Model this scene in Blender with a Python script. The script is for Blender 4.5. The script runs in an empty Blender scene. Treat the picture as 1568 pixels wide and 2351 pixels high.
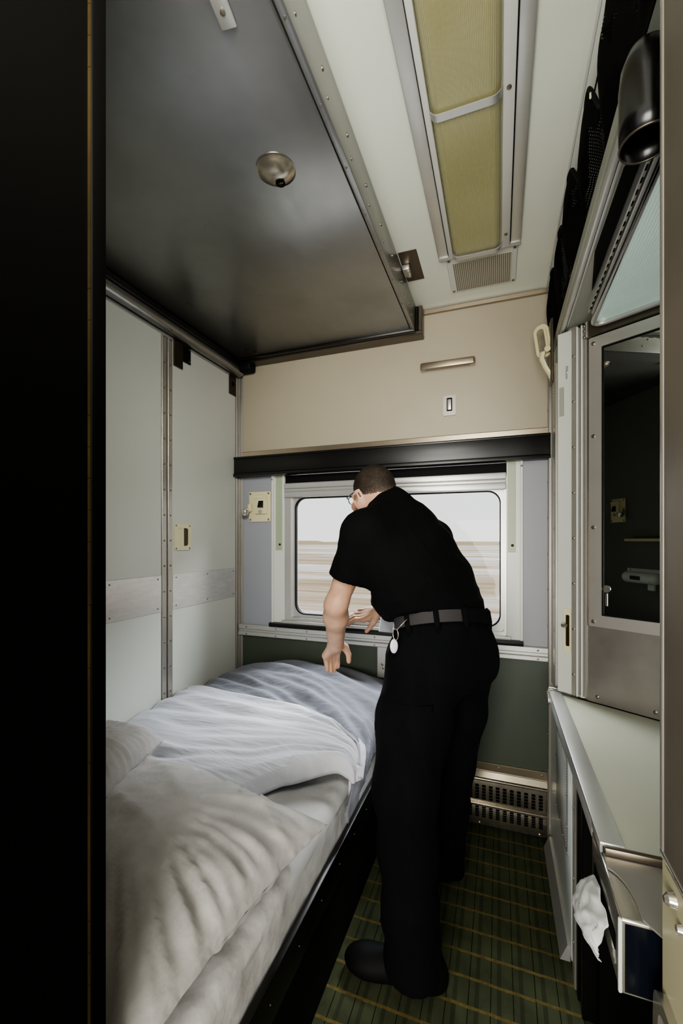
import bpy, bmesh, math, random
import numpy as np
from mathutils import Vector, Matrix, noise
random.seed(7)
C = bpy.context.scene.collection
PI = math.pi

# ------------------------------------------------------------------ materials
def lin(h):
    h = h.lstrip('#'); o = []
    for i in (0, 2, 4):
        v = int(h[i:i+2], 16)/255
        o.append(v/12.92 if v <= .04045 else ((v+.055)/1.055)**2.4)
    return (*o, 1)

class NT:
    """small shader-graph writer"""
    def __init__(s, name):
        s.m = bpy.data.materials.new(name); s.m.use_nodes = True
        s.t = s.m.node_tree; s.n = s.t.nodes; s.l = s.t.links
        s.b = s.n['Principled BSDF']; s.out = s.n['Material Output']
        s._o = None
    def node(s, kind, **kw):
        n = s.n.new(kind)
        for k, v in kw.items(): setattr(n, k, v)
        return n
    def put(s, sock, v):
        if hasattr(v, 'links') or isinstance(v, bpy.types.NodeSocket): s.l.new(v, sock)
        else: sock.default_value = v
    def obj(s):
        if s._o is None: s._o = s.node('ShaderNodeTexCoord').outputs['Object']
        return s._o
    def xyz(s, v=None):
        n = s.node('ShaderNodeSeparateXYZ'); s.put(n.inputs[0], v or s.obj()); return n.outputs
    def math(s, op, a, b=0.0, clamp=False):
        n = s.node('ShaderNodeMath', operation=op, use_clamp=clamp)
        s.put(n.inputs[0], a); s.put(n.inputs[1], b); return n.outputs[0]
    def mapping(s, scale=(1, 1, 1), rot=(0, 0, 0)):
        n = s.node('ShaderNodeMapping'); s.l.new(s.obj(), n.inputs[0])
        n.inputs['Scale'].default_value = scale; n.inputs['Rotation'].default_value = rot; return n.outputs[0]
    def noise(s, scale=5, detail=3, vec=None, rough=.55):
        n = s.node('ShaderNodeTexNoise'); s.put(n.inputs['Vector'], vec or s.obj())
        n.inputs['Scale'].default_value = scale; n.inputs['Detail'].default_value = detail
        n.inputs['Roughness'].default_value = rough; return n.outputs['Fac']
    def ramp(s, f, stops):
        n = s.node('ShaderNodeValToRGB'); s.put(n.inputs[0], f); e = n.color_ramp.elements
        while len(e) < len(stops): e.new(.5)
        for q, (p, c) in zip(e, stops):
            q.position = p; q.color = lin(c) if isinstance(c, str) else c
        return n.outputs[0]
    def mix(s, f, a, b):
        n = s.node('ShaderNodeMix', data_type='RGBA'); s.put(n.inputs[0], f)
        s.put(n.inputs[6], lin(a) if isinstance(a, str) else a); s.put(n.inputs[7], lin(b) if isinstance(b, str) else b)
        return n.outputs[2]
    def bump(s, h, strength=.3, dist=.002):
        n = s.node('ShaderNodeBump'); n.inputs['Strength'].default_value = strength
        n.inputs['Distance'].default_value = dist; s.put(n.inputs['Height'], h)
        s.l.new(n.outputs[0], s.b.inputs['Normal']); return n
    def set(s, color=None, rough=None, metal=None, spec=None, coat=None, sheen=None, sss=None):
        b = s.b.inputs
        if color is not None: s.put(b['Base Color'], lin(color) if isinstance(color, str) else color)
        if rough is not None: s.put(b['Roughness'], rough)
        if metal is not None: s.put(b['Metallic'], metal)
        if spec is not None: s.put(b['Specular IOR Level'], spec)
        if coat is not None: b['Coat Weight'].default_value = coat; b['Coat Roughness'].default_value = .15
        if sheen is not None: b['Sheen Weight'].default_value = sheen
        if sss is not None:
            b['Subsurface Weight'].default_value = sss; b['Subsurface Radius'].default_value = (.012, .005, .003)
        return s.m

def paint(name, c, rough=.45, var=.06, spec=.5, dirt=None, coat=None):
    t = NT(name); f = t.noise(2.3, 4)
    d = dirt or c
    a = lin(c); b = tuple(max(0, x*(1-var*2)) for x in lin(d)[:3])+(1,)
    col = t.ramp(f, [(.3, b), (.7, a)])
    t.set(col, t.math('MULTIPLY_ADD', t.noise(14, 2), .12) if False else rough, spec=spec, coat=coat)
    t.bump(t.noise(240, 2), .04, .0006)
    return t.m

def metal(name, c, rough=.3, grain=(1, 1, 60), var=.25, scratch=0.0, mtl=.8):
    t = NT(name)
    g = t.noise(14, 4, t.mapping(grain)); w = t.noise(5, 4)
    a = lin(c); b = tuple(x*(1-var) for x in a[:3])+(1,)
    t.set(t.ramp(w, [(.3, b), (.72, a)]), t.math('ADD', t.math('MULTIPLY', g, .10), rough-.05), mtl)
    t.bump(g, .02+scratch*.5, .0006)
    return t.m

def cloth(name, c, c2, fine=900, rough=.85, sheen=.15, wr=.0, wscale=(1, 1, 1)):
    t = NT(name)
    f = t.noise(6, 5, t.mapping(wscale))
    t.set(t.ramp(f, [(.3, c2), (.7, c)]), rough, spec=.25 if sheen > 0 else .12, sheen=sheen)
    h = t.noise(9, 3, t.mapping(wscale), .5)
    h2 = t.math('ADD', t.math('MULTIPLY', h, 1.0), t.math('MULTIPLY', t.noise(fine, 1), .03))
    t.bump(h2, .35 if wr == 0 else wr, .012)
    return t.m

M = {}
M['panel'] = paint('cool white painted panel', '#c6c9c0', .38, .03)
M['panel_warm'] = paint('warm white painted panel', '#a79f8b', .42, .03)
M['panel_grey'] = paint('grey painted panel', '#97999f', .5, .03)
M['ceiling'] = paint('ceiling enamel', '#e2e6d8', .34, .03)
M['green'] = paint('green laminate', '#414a3d', .5, .12)
M['black_paint'] = paint('black enamel', '#0c0c0a', .35, .1)
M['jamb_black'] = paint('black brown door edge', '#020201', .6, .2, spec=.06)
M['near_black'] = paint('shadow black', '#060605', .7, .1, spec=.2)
M['entry_dark'] = paint('dark grey wall enamel', '#6b6d67', .5, .08)
M['soffit'] = paint('grey green enamel', '#999c90', .4, .05)
M['cream'] = paint('cream enamel', '#bdb795', .4, .05)
M['counter'] = paint('counter laminate', '#c9c9b6', .3, .04)
M['plastic_cream'] = paint('aged cream plastic', '#d8d2ab', .3, .05)
M['white_plastic'] = paint('white plastic', '#dadfda', .25, .02)
M['pale_green'] = paint('pale green enamel', '#a3ad93', .4, .06)
M['steel'] = metal('brushed stainless steel', '#c8c4bc', .34, (1, 1, 40), .12, 0, .72)
M['steel_h'] = metal('brushed steel lengthwise', '#a39783', .3, (2, 60, 60), .06)
M['steel_v'] = metal('brushed steel upright', '#a9a59c', .34, (60, 60, 2), .15, 0, .55)
M['steel_dark'] = metal('dark weathered steel', '#6e665a', .34, (1, 40, 40))
M['heater'] = metal('dented stainless cover', '#bdb5a5', .27, (1, 1, 1), .3, .12, .92)  # mottled base colour imitates patchy reflections; the bump makes the dents
M['splash'] = metal('smeared steel splash panel', '#a09b94', .38, (1, 6, 6), .3, 0, .75)
M['chrome'] = metal('polished chrome', '#c9c5bb', .16, (1, 1, 1), .1)
M['alu'] = metal('satin aluminium', '#c6c6c2', .36, (50, 2, 50), .1, 0, .6)
M['alu_white'] = paint('pale enamelled aluminium', '#d2d3cd', .35, .05)
M['jamb_grey'] = metal('grey brown jamb metal', '#766e62', .45, (30, 30, 2), .25, .1, .35)
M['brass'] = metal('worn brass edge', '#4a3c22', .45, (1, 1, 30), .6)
M['bronze_dark'] = metal('dark bronze plate', '#4a4334', .4, (1, 1, 10), .3)
M['black_gloss'] = paint('glossy black', '#0b0b0b', .26, .05)
M['rubber'] = paint('black rubber', '#0e0e0e', .6, .1, spec=.2)
M['screw'] = metal('screw metal', '#8d867a', .3, (1, 1, 1), .2)
M['hole'] = paint('dark hole', '#050505', .8, .0, spec=.1)
M['navy_gloss'] = paint('dark navy gloss', '#10141c', .14, .1)
M['paper'] = paint('tissue paper', '#d4d4d0', .9, .02, spec=.1)

def berth_mat():
    t = NT('dark grey enamelled metal')
    w = t.noise(3.0, 4); sc = t.noise(26, 3, t.mapping((1, .15, 1)))
    t.set(t.ramp(w, [(.3, '#83837f'), (.7, '#979796')]), t.math('ADD', t.math('MULTIPLY', sc, .12), .24), .85)
    n = t.bump(t.noise(3.0, 2), .2, .004)
    return t.m
M['berth'] = berth_mat()

def carpet_mat():
    t = NT('green tartan carpet')
    o = t.xyz(); x, y = o[0], o[1]
    base = t.ramp(t.noise(9, 4), [(.3, '#3d4230'), (.7, '#525840')])
    # lengthwise dark bands of unequal width
    px = t.math('FRACT', t.math('DIVIDE', t.math('ADD', x, 2.0), .058))
    band = t.math('LESS_THAN', t.math('ABSOLUTE', t.math('SUBTRACT', px, .5)), .10)
    col = t.mix(t.math('MULTIPLY', band, .45), base, '#20241a')
    px2 = t.math('FRACT', t.math('DIVIDE', t.math('ADD', x, 2.022), .058))
    line = t.math('LESS_THAN', t.math('ABSOLUTE', t.math('SUBTRACT', px2, .5)), .022)
    col = t.mix(t.math('MULTIPLY', line, .85), col, '#0d0e07')
    ribs = t.math('SINE', t.math('MULTIPLY', x, 2100.0))
    col = t.mix(t.math('MULTIPLY', t.math('GREATER_THAN', ribs, .2), .22), col, '#262a1c')
    wob = t.math('MULTIPLY', t.math('SUBTRACT', t.noise(30, 2), .5), .006)
    py = t.math('FRACT', t.math('DIVIDE', t.math('ADD', t.math('SUBTRACT', y, 1.916-.0796*60+.0398), wob), .0796))
    stripe = t.math('LESS_THAN', t.math('ABSOLUTE', t.math('SUBTRACT', py, .5)), .055)
    gold = t.ramp(t.noise(60, 3), [(.3, '#5f5230'), (.7, '#7d6c42')])
    col = t.mix(t.math('MULTIPLY', stripe, .85), col, gold)
    t.set(col, .95, spec=.1)
    t.bump(t.math('ADD', ribs, t.math('MULTIPLY', t.noise(500, 2), 1.5)), .35, .0015)
    return t.m
M['carpet'] = carpet_mat()

def perf_mat(name, c, axes, pitch, r, metalv=0.0, rough=.4):
    t = NT(name); o = t.xyz()
    ds = []
    for k, a in enumerate(axes):
        f = t.math('FRACT', t.math('DIVIDE', t.math('ADD', o[a], 7.0), pitch))
        d = t.math('SUBTRACT', f, .5); ds.append(t.math('MULTIPLY', d, d))
    m = t.math('LESS_THAN', t.math('ADD', ds[0], ds[1]), r*r)
    t.set(t.mix(m, c, '#0b0b0a'), rough, metalv)
    return t.m
M['vent_perf'] = perf_mat('perforated ceiling grille', '#b9b5a4', (0, 1), .0072, .34)
M['side_perf'] = perf_mat('perforated cabinet grille', '#b4b6ae', (1, 2), .0085, .3)

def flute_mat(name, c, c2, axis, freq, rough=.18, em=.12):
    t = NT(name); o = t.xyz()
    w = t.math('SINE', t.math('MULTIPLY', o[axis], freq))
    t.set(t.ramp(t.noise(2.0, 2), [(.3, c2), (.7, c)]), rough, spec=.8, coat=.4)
    t.b.inputs['Emission Color'].default_value = lin(c); t.b.inputs['Emission Strength'].default_value = em  # faint glow added to brighten the glass; both lamps are unlit
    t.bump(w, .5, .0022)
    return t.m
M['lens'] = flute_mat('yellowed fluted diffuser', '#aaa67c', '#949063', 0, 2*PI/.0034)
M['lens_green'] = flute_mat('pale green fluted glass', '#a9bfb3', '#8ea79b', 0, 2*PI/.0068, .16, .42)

def mirror_mat():
    t = NT('mirror glass'); t.set('#c0c4c0', .015, 1.0); return t.m
M['mirror'] = mirror_mat()

def pane_mat():
    t = NT('window glass'); t.n.remove(t.b)
    tr = t.node('ShaderNodeBsdfTransparent'); gl = t.node('ShaderNodeBsdfGlossy'); gl.inputs['Roughness'].default_value = .02
    fr = t.node('ShaderNodeFresnel'); fr.inputs[0].default_value = 1.16; tr.inputs[0].default_value = (.9, .91, .91, 1)
    mx = t.node('ShaderNodeMixShader'); t.l.new(fr.outputs[0], mx.inputs[0])
    t.l.new(tr.outputs[0], mx.inputs[1]); t.l.new(gl.outputs[0], mx.inputs[2]); t.l.new(mx.outputs[0], t.out.inputs[0])
    return t.m
M['pane'] = pane_mat()

def field_mat():
    t = NT('snow streaked stubble field')
    f = t.noise(1.0, 6, t.mapping((.018, .10, 1)), .6)
    f2 = t.noise(1.0, 5, t.mapping((.10, .9, 1)), .6)
    v = t.math('ADD', t.math('MULTIPLY', f, .7), t.math('MULTIPLY', f2, .3))
    t.set(t.ramp(v, [(.40, '#b09a78'), (.47, '#c9b79c'), (.53, '#e6dfd4'), (.62, '#f4f2ef')]), .95, spec=.1)
    return t.m
M['field'] = field_mat()
M['hill'] = paint('pale dry grass hill', '#c3ae8c', .95, .1, spec=.05)

M['duvet_white'] = cloth('white duvet cotton', '#bcbdc3', '#b2b3ba', wscale=(1.5, 9, 3))
M['duvet_grey'] = cloth('grey blanket cotton', '#72747d', '#686a73', wscale=(2.5, 6, 3))
M['sheet'] = cloth('white fitted sheet cotton', '#c6c5c4', '#bcbbba', wscale=(3, 2, 3))
M['pillowcase'] = cloth('white pillowcase cotton', '#bebbb9', '#b2afac', wscale=(4, 2, 4))
M['shirt'] = cloth('black shirt knit', '#090a0b', '#050506', 1200, .9, 0)
M['trousers'] = cloth('black trouser twill', '#0b0c0f', '#060708', 1400, .9, 0, .25, (3, 3, 1))
M['belt'] = paint('dark grey webbing', '#3a3838', .7, .1, spec=.2)
M['shoe'] = paint('black shoe leather', '#050505', .7, .1, spec=.2)
M['sole'] = paint('dark grey shoe sole', '#1b1b1d', .7, .2, spec=.2)

def net_mat():
    t = NT('black luggage net mesh')
    o = t.xyz()
    zz = t.math('ADD', o[2], t.math('MULTIPLY', t.math('SINE', t.math('MULTIPLY', o[1], 900.0)), .0012))
    a = t.math('GREATER_THAN', t.math('FRACT', t.math('DIVIDE', zz, .0075)), .62)
    p = t.math('GREATER_THAN', t.noise(7, 2), .58)
    t.set('#070707', .9, spec=.1)
    t.l.new(t.math('SUBTRACT', 1.0, t.math('MULTIPLY', a, p)), t.b.inputs['Alpha'])
    return t.m
M['net'] = net_mat()

def scuff_mat():
    t = NT('scuffed steel kick plate')
    s = t.noise(7, 6, t.mapping((1, 2.2, 9)), .7)
    g = t.noise(18, 3, t.mapping((1, 2, 40)))
    t.set(t.ramp(s, [(.27, '#8a8882'), (.32, '#c6c5c0'), (.7, '#d6d5d1')]), t.math('ADD', t.math('MULTIPLY', g, .25), .2), .6)
    t.bump(s, .15, .001)
    return t.m
M['scuff'] = scuff_mat()

def skin_mat():
    t = NT('skin')
    f = t.noise(22, 4); f2 = t.noise(6, 3)
    c = t.ramp(t.math('ADD', t.math('MULTIPLY', f, .5), t.math('MULTIPLY', f2, .5)), [(.32, '#a67e66'), (.55, '#c09a82'), (.72, '#d0ae97')])
    t.set(c, .5, spec=.35, sss=.12); t.bump(t.noise(160, 3), .12, .0008)
    return t.m
M['skin'] = skin_mat()
def hair_mat():
    t = NT('short grey brown hair')
    f = t.noise(520, 2); f2 = t.noise(14, 3)
    t.set(t.ramp(t.math('ADD', t.math('MULTIPLY', f, .6), t.math('MULTIPLY', f2, .4)), [(.34, '#120e0b'), (.55, '#2c251e'), (.74, '#5a4e42')]), .7, spec=.2)
    t.bump(f, .4, .002)
    return t
HT = hair_mat(); M['hair'] = HT.m
def fade_hair(head, up):
    """hair thins into skin toward the clipped sides and nape"""
    t = HT; o = t.xyz()
    d = None
    for k in range(3):
        q = t.math('MULTIPLY', t.math('SUBTRACT', o[k], float(head[k])), float(up[k])); d = q if d is None else t.math('ADD', d, q)
    f = t.math('ADD', t.math('MULTIPLY', t.math('ADD', d, .058), 14.0), t.math('MULTIPLY', t.math('SUBTRACT', t.noise(300, 2), .5), .9), True)
    f = t.math('MINIMUM', t.math('MAXIMUM', f, 0.0), 1.0)
    src = t.b.inputs['Base Color'].links[0].from_socket
    t.l.new(t.mix(f, '#8f7868', src), t.b.inputs['Base Color'])
M['beard'] = paint('grey stubble', '#8d8882', .8, .15, spec=.2)
M['eye'] = paint('eye white', '#d8d4cc', .2, .02)
M['glasses'] = paint('dark spectacle frame', '#15151a', .25, .05)
M['card'] = paint('white card in clear sleeve', '#a4a6ae', .25, .04)
M['tag_white'] = paint('white enamel tag', '#d5d6dc', .3, .04)

# ------------------------------------------------------------------ mesh helpers
def link(name, bm, m, parent=None, smooth=False, angle=None):
    me = bpy.data.meshes.new(name); bm.normal_update(); bm.to_mesh(me); bm.free()
    o = bpy.data.objects.new(name, me); C.objects.link(o)
    for q in (m if isinstance(m, (list, tuple)) else [m]): me.materials.append(M[q])
    if smooth:
        for p in me.polygons: p.use_smooth = True
        if angle is not None: me.set_sharp_from_angle(angle=math.radians(angle))
    if parent: o.parent = parent
    return o

def tag(o, label=None, cat=None, group=None, kind=None):
    if label: o['label'] = label
    if cat: o['category'] = cat
    if group: o['group'] = group
    if kind: o['kind'] = kind
    return o

def thing(name, label, cat, loc=(0, 0, 0), rz=0, group=None, kind=None):
    o = bpy.data.objects.new(name, None); C.objects.link(o)
    o.location = loc; o.rotation_euler = (0, 0, rz); o.empty_display_size = .05
    return tag(o, label, cat, group, kind)

def NB(): return bmesh.new()

def box(bm, x0, x1, y0, y1, z0, z1, bev=0, seg=2, mi=0, mat=None):
    c = Vector(((x0+x1)/2, (y0+y1)/2, (z0+z1)/2))
    mm = Matrix.Translation(c) @ Matrix.Diagonal((abs(x1-x0), abs(y1-y0), abs(z1-z0), 1))
    if mat: mm = mat @ mm
    g = bmesh.ops.create_cube(bm, size=1, matrix=mm)
    fs = {f for v in g['verts'] for f in v.link_faces}
    if bev > 0:
        es = {e for v in g['verts'] for e in v.link_edges}
        r = bmesh.ops.bevel(bm, geom=list(es), offset=bev, segments=seg, profile=.5, affect='EDGES')
        fs = {f for f in fs if f.is_valid} | set(r['faces'])
    for f in fs: f.material_index = mi
    return bm

def cyl(bm, p, axis, r, h, seg=16, r2=None, mi=0):
    axis = Vector(axis).normalized()
    q = Vector((0, 0, 1)).rotation_difference(axis).to_matrix().to_4x4()
    g = bmesh.ops.create_cone(bm, cap_ends=True, segments=seg, radius1=r, radius2=r if r2 is None else r2, depth=h,
                              matrix=Matrix.Translation(Vector(p)+axis*h/2) @ q)
    for f in {f for v in g['verts'] for f in v.link_faces}: f.material_index = mi
    return bm

def screw(bm, p, axis, r=.004, mi=0):
    """domed screw head with a cross slot"""
    a = Vector(axis).normalized()
    cyl(bm, p, a, r, r*.35, 12, mi=mi); cyl(bm, Vector(p)+a*r*.35, a, r, r*.25, 12, r*.6, mi=mi)
    return bm

def tube(bm, pts, r, seg=10, mi=0, closed=False, flat=None):
    """swept round (or flattened) bar along a polyline"""
    pts = [Vector(p) for p in pts]; n = len(pts); rings = []
    prev = None
    for i, p in enumerate(pts):
        a = pts[(i-1) % n] if (closed or i > 0) else p
        b = pts[(i+1) % n] if (closed or i < n-1) else p
        d = (b-a).normalized()
        if prev is None:
            u = d.cross(Vector((0, 0, 1)))
            if u.length < .05: u = d.cross(Vector((0, 1, 0)))
        else: u = prev - d*prev.dot(d)
        u.normalize(); prev = u; w = d.cross(u)
        rr = r[i] if isinstance(r, (list, tuple)) else r
        ra, rb = (rr, rr) if flat is None else (rr, rr*flat)
        rings.append([bm.verts.new(p+u*math.cos(t)*ra+w*math.sin(t)*rb) for t in (2*PI*k/seg for k in range(seg))])
    for i in range(n if closed else n-1):
        A, B = rings[i], rings[(i+1) % n]
        for k in range(seg):
            bm.faces.new((A[k], A[(k+1) % seg], B[(k+1) % seg], B[k])).material_index = mi
    if not closed:
        bm.faces.new(rings[0][::-1]).material_index = mi; bm.faces.new(rings[-1]).material_index = mi
    return bm

def prism(bm, poly, d, mi=0):
    """poly: 3-D points of one face; d: extrusion vector"""
    a = [bm.verts.new(Vector(p)) for p in poly]; b = [bm.verts.new(Vector(p)+Vector(d)) for p in poly]
    fs = [bm.faces.new(a[::-1]), bm.faces.new(b)]
    n = len(a)
    for i in range(n): fs.append(bm.faces.new((a[i], a[(i+1) % n], b[(i+1) % n], b[i])))
    for f in fs: f.material_index = mi
    bmesh.ops.recalc_face_normals(bm, faces=fs)
    return bm

def rrect(x0, x1, z0, z1, r, n=8):
    """rounded rectangle outline in 2-D"""
    out = []
    for cx, cz, a0 in ((x1-r, z1-r, 0), (x0+r, z1-r, 90), (x0+r, z0+r, 180), (x1-r, z0+r, 270)):
        for k in range(n+1):
            a = math.radians(a0+90*k/n); out.append((cx+r*math.cos(a), cz+r*math.sin(a)))
    return out

def ring(bm, outer, inner, f3, depth, mi=0):
    """frame between two outlines of equal length; f3 maps 2-D + depth to 3-D"""
    n = len(outer); L = []
    for d in (0, depth):
        L.append([bm.verts.new(f3(*p, d)) for p in outer]); L.append([bm.verts.new(f3(*p, d)) for p in inner])
    fs = []
    for i in range(n):
        j = (i+1) % n
        fs += [bm.faces.new((L[0][i], L[0][j], L[1][j], L[1][i])), bm.faces.new((L[2][i], L[3][i], L[3][j], L[2][j])),
               bm.faces.new((L[0][i], L[2][i], L[2][j], L[0][j])), bm.faces.new((L[1][i], L[1][j], L[3][j], L[3][i]))]
    for f in fs: f.material_index = mi
    bmesh.ops.recalc_face_normals(bm, faces=fs)
    return bm

def grid(bm, nu, nv, f, mi=0):
    V = [[bm.verts.new(f(i/nu, j/nv)) for j in range(nv+1)] for i in range(nu+1)]
    for i in range(nu):
        for j in range(nv):
            bm.faces.new((V[i][j], V[i+1][j], V[i+1][j+1], V[i][j+1])).material_index = mi
    return V

def nz(x, y, z=0.0): return noise.noise(Vector((x, y, z)))
def ridge(v): return (1-abs(v))**2

# ------------------------------------------------------------------ room shell
XL, XR, YB, ZC = -1.333, .21, 2.0, 2.32
b = NB(); box(b, -1.45, 1.05, -1.7, 2.15, -.06, 0); tag(link('floor', b, 'carpet'), 'dark green tartan carpet with tan cross stripes', None, kind='structure')
b = NB(); box(b, -1.45, 1.05, -1.7, 2.15, ZC, ZC+.06); tag(link('ceiling', b, 'ceiling'), 'white enamelled metal ceiling', None, kind='structure')

# left wall: two flush panels with riveted joint strips
wl = thing('wall_left', 'white painted partition of two panels on the bed side', None, kind='structure')
b = NB(); box(b, XL-.1, XL-.004, -.3, 2.1, 0, ZC); link('backing', b, 'near_black', wl)
for y0, y1 in ((.40, 1.428), (1.492, 1.966)):
    b = NB(); box(b, XL-.02, XL, y0, y1, .02, 2.132, .002, 1); link('wall_panel', b, 'panel', wl)
for y0, y1, yr in ((1.429, 1.456, 1.442), (1.464, 1.491, 1.478)):
    b = NB(); box(b, XL-.01, XL+.003, y0, y1, .02, 2.145, .0015, 1)
    for k in range(16): screw(b, (XL+.003, yr, .50+k*.108), (1, 0, 0), .0042, 1)
    link('joint_strip', b, ['steel_v', 'screw'], wl, True, 35)
b = NB(); box(b, XL-.02, XL-.004, 1.45, 1.47, .02, 2.14); link('joint_groove', b, 'near_black', wl)
for y0, y1 in ((.42, 1.426), (1.4935, 1.962)):
    b = NB(); box(b, XL, XL+.002, y0, y1, .955, 1.11, .0008, 1)
    for yy in (y0+.02, (y0+y1)/2 if y1 > 1.5 else 1.17, y1-.02):
        for zz in (.972, 1.094): screw(b, (XL+.002, yy, zz), (1, 0, 0), .0035, 1)
    link('kick_plate', b, ['scuff', 'screw'], wl, True, 35)
# corner post at the back left
b = NB(); box(b, XL-.01, XL+.006, 1.968, 1.985, 0, 2.135, .002, 1); box(b, XL-.01, XL+.012, 1.986, 2.0, 0, 2.18, .003, 1)
box(b, XL+.012, XL+.03, 1.990, 2.0, 0, 2.18, .003, 1)
tag(link('trim_1', b, 'steel_v', None, True, 35), 'brushed steel corner post between the left wall and window wall', None, kind='structure')

# back wall: dark core with an opening, panels in front
wb = thing('wall_back', 'end wall with white upper panel, window opening and green lower panel', None, kind='structure')
WX0, WX1, WZ0, WZ1 = -1.02, .028, .856, 1.50
b = NB()
box(b, -1.45, WX0, 2.004, 2.09, 0, ZC); box(b, WX1, 1.05, 2.004, 2.09, 0, ZC)
box(b, WX0, WX1, 2.004, 2.09, 0, WZ0-.01); box(b, WX0, WX1, 2.004, 2.09, WZ1+.1, ZC)
link('wall_core', b, 'panel_grey', wb)
b = NB(); box(b, XL+.03, .205, 1.992, 2.005, 1.732, ZC, .002, 1); link('upper_panel', b, 'panel_warm', wb)
for x0, x1 in ((XL+.03, -1.115), (.09, .205)):
    b = NB(); box(b, x0, x1, 1.994, 2.005, .80, 1.60, .001, 1); link('side_panel', b, 'panel_grey', wb)
b = NB(); box(b, XL+.03, .198, 1.990, 2.005, .27, .75, .002, 1); link('green_panel', b, 'green', wb)
b = NB(); box(b, -.353, .205, 1.982, 2.0, 2.296, ZC-.001, .003, 1)
tag(link('trim_2', b, 'steel_h', None, True, 35), 'brushed steel cove strip where end wall meets ceiling', None, kind='structure')
b = NB(); box(b, XL+.03, .200, 1.978, 1.996, 1.698, 1.732, .003, 1)
tag(link('trim_3', b, 'steel_h', None, True, 35), 'brushed steel strip above the black window pelmet', None, kind='structure')
# aluminium rail under the window (stepped profile)
b = NB()
box(b, XL+.012, .203, 1.976, 2.0, .780, .806, .003, 1); box(b, XL+.012, .203, 1.982, 2.0, .766, .782, .003, 1)
box(b, XL+.012, .203, 1.974, 2.0, .747, .768, .003, 1)
for k in range(9):
    screw(b, (-1.27+k*.178, 1.974, .757), (0, -1, 0), .004, 1)
    screw(b, (-1.27+k*.178, 1.976, .793), (0, -1, 0), .004, 1)
tag(link('trim_4', b, ['alu', 'screw'], None, True, 35), 'stepped aluminium rail with screws between sill and green panel', None, kind='structure')
b = NB(); box(b, -.6, .2, 1.978, 2.0, .246, .282, .003, 1)
for x in (-.4, -.2, 0, .17): screw(b, (x, 1.978, .268), (0, -1, 0), .004, 1)
tag(link('trim_5', b, ['steel_h', 'screw'], None, True, 35), 'steel strip along the bottom of the green panel', None, kind='structure')

# right side wall beyond the cabinet and its post
b = NB(); box(b, .206, .26, 1.70, 2.0, 0, ZC); tag(link('wall_right', b, 'panel', None), 'narrow white wall strip at the window corner', None, kind='structure')
b = NB()
box(b, .192, .207, 1.955, 1.99, .0, 2.31, .003, 1); box(b, .190, .207, 1.958, 1.992, 0, .3, .003, 1); box(b, .191, .207, 1.72, 1.775, .72, 1.9, .002, 1)
for k in range(14): screw(b, (.192, 1.972, .15+k*.15), (-1, 0, 0), .004, 1)
for k in range(9): screw(b, (.191, 1.745, .80+k*.125), (-1, 0, 0), .004, 1)
tag(link('trim_6', b, ['steel_v', 'screw'], None, True, 35), 'screwed steel corner post on the right of the window wall', None, kind='structure')
# far side behind the shelf and cabinet
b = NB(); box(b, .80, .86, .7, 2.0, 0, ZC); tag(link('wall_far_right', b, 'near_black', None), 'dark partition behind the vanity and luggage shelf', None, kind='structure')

# entry partition: left part (dark, seen edge-on) and right jamb
wf = thing('wall_front_left', 'black doorway partition along the left of the picture', None, kind='structure')
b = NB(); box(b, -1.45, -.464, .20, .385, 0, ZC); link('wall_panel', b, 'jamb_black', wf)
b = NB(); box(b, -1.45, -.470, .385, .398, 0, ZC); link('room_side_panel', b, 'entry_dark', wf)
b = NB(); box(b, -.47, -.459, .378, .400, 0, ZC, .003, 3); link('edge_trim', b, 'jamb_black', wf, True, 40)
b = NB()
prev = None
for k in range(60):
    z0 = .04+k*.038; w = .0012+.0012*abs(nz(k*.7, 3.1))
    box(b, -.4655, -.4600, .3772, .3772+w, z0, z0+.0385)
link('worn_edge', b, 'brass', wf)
wr = thing('wall_front_right', 'grey brown metal door jamb along the right of the picture', None, kind='structure')
b = NB(); box(b, .212, .42, -.3, .698, 0, ZC); link('wall_panel', b, 'jamb_grey', wr)
b = NB(); box(b, .2085, .2125, .10, .692, .836, ZC, .001, 1); link('jamb_face', b, 'jamb_grey', wr)
b = NB(); box(b, .2065, .214, .690, .702, .836, ZC, .003, 3); link('jamb_edge', b, 'steel_v', wr, True, 40)
b = NB(); box(b, .2095, .2125, .10, .700, .02, .828, .001, 1); link('lower_panel', b, 'cream', wr)
b = NB(); box(b, .206, .2125, .10, .700, .828, .838, .002, 2); link('ledge_trim', b, 'chrome', wr, True, 40)

# ceiling groove and side joint
b = NB(); box(b, .184, .190, .3, 1.99, ZC-.004, ZC, .001, 1)
tag(link('trim_7', b, 'alu_white', None), 'thin raised white bead running along the ceiling', None, kind='structure')
b = NB(); box(b, .2105, .2135, .3, 1.99, ZC-.0015, ZC); tag(link('trim_8', b, 'near_black', None), 'black joint line along the right of the ceiling', None, kind='structure')

# baseboard strip on the right
b = NB(); prism(b, [(.172, 1.43, .002), (.200, 1.43, .002), (.200, 1.43, .05), (.192, 1.43, .05)], (0, .50, 0))
tag(link('baseboard_right', b, 'alu', None), 'dented aluminium floor strip below the white cabinet side', None, kind='structure')

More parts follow.
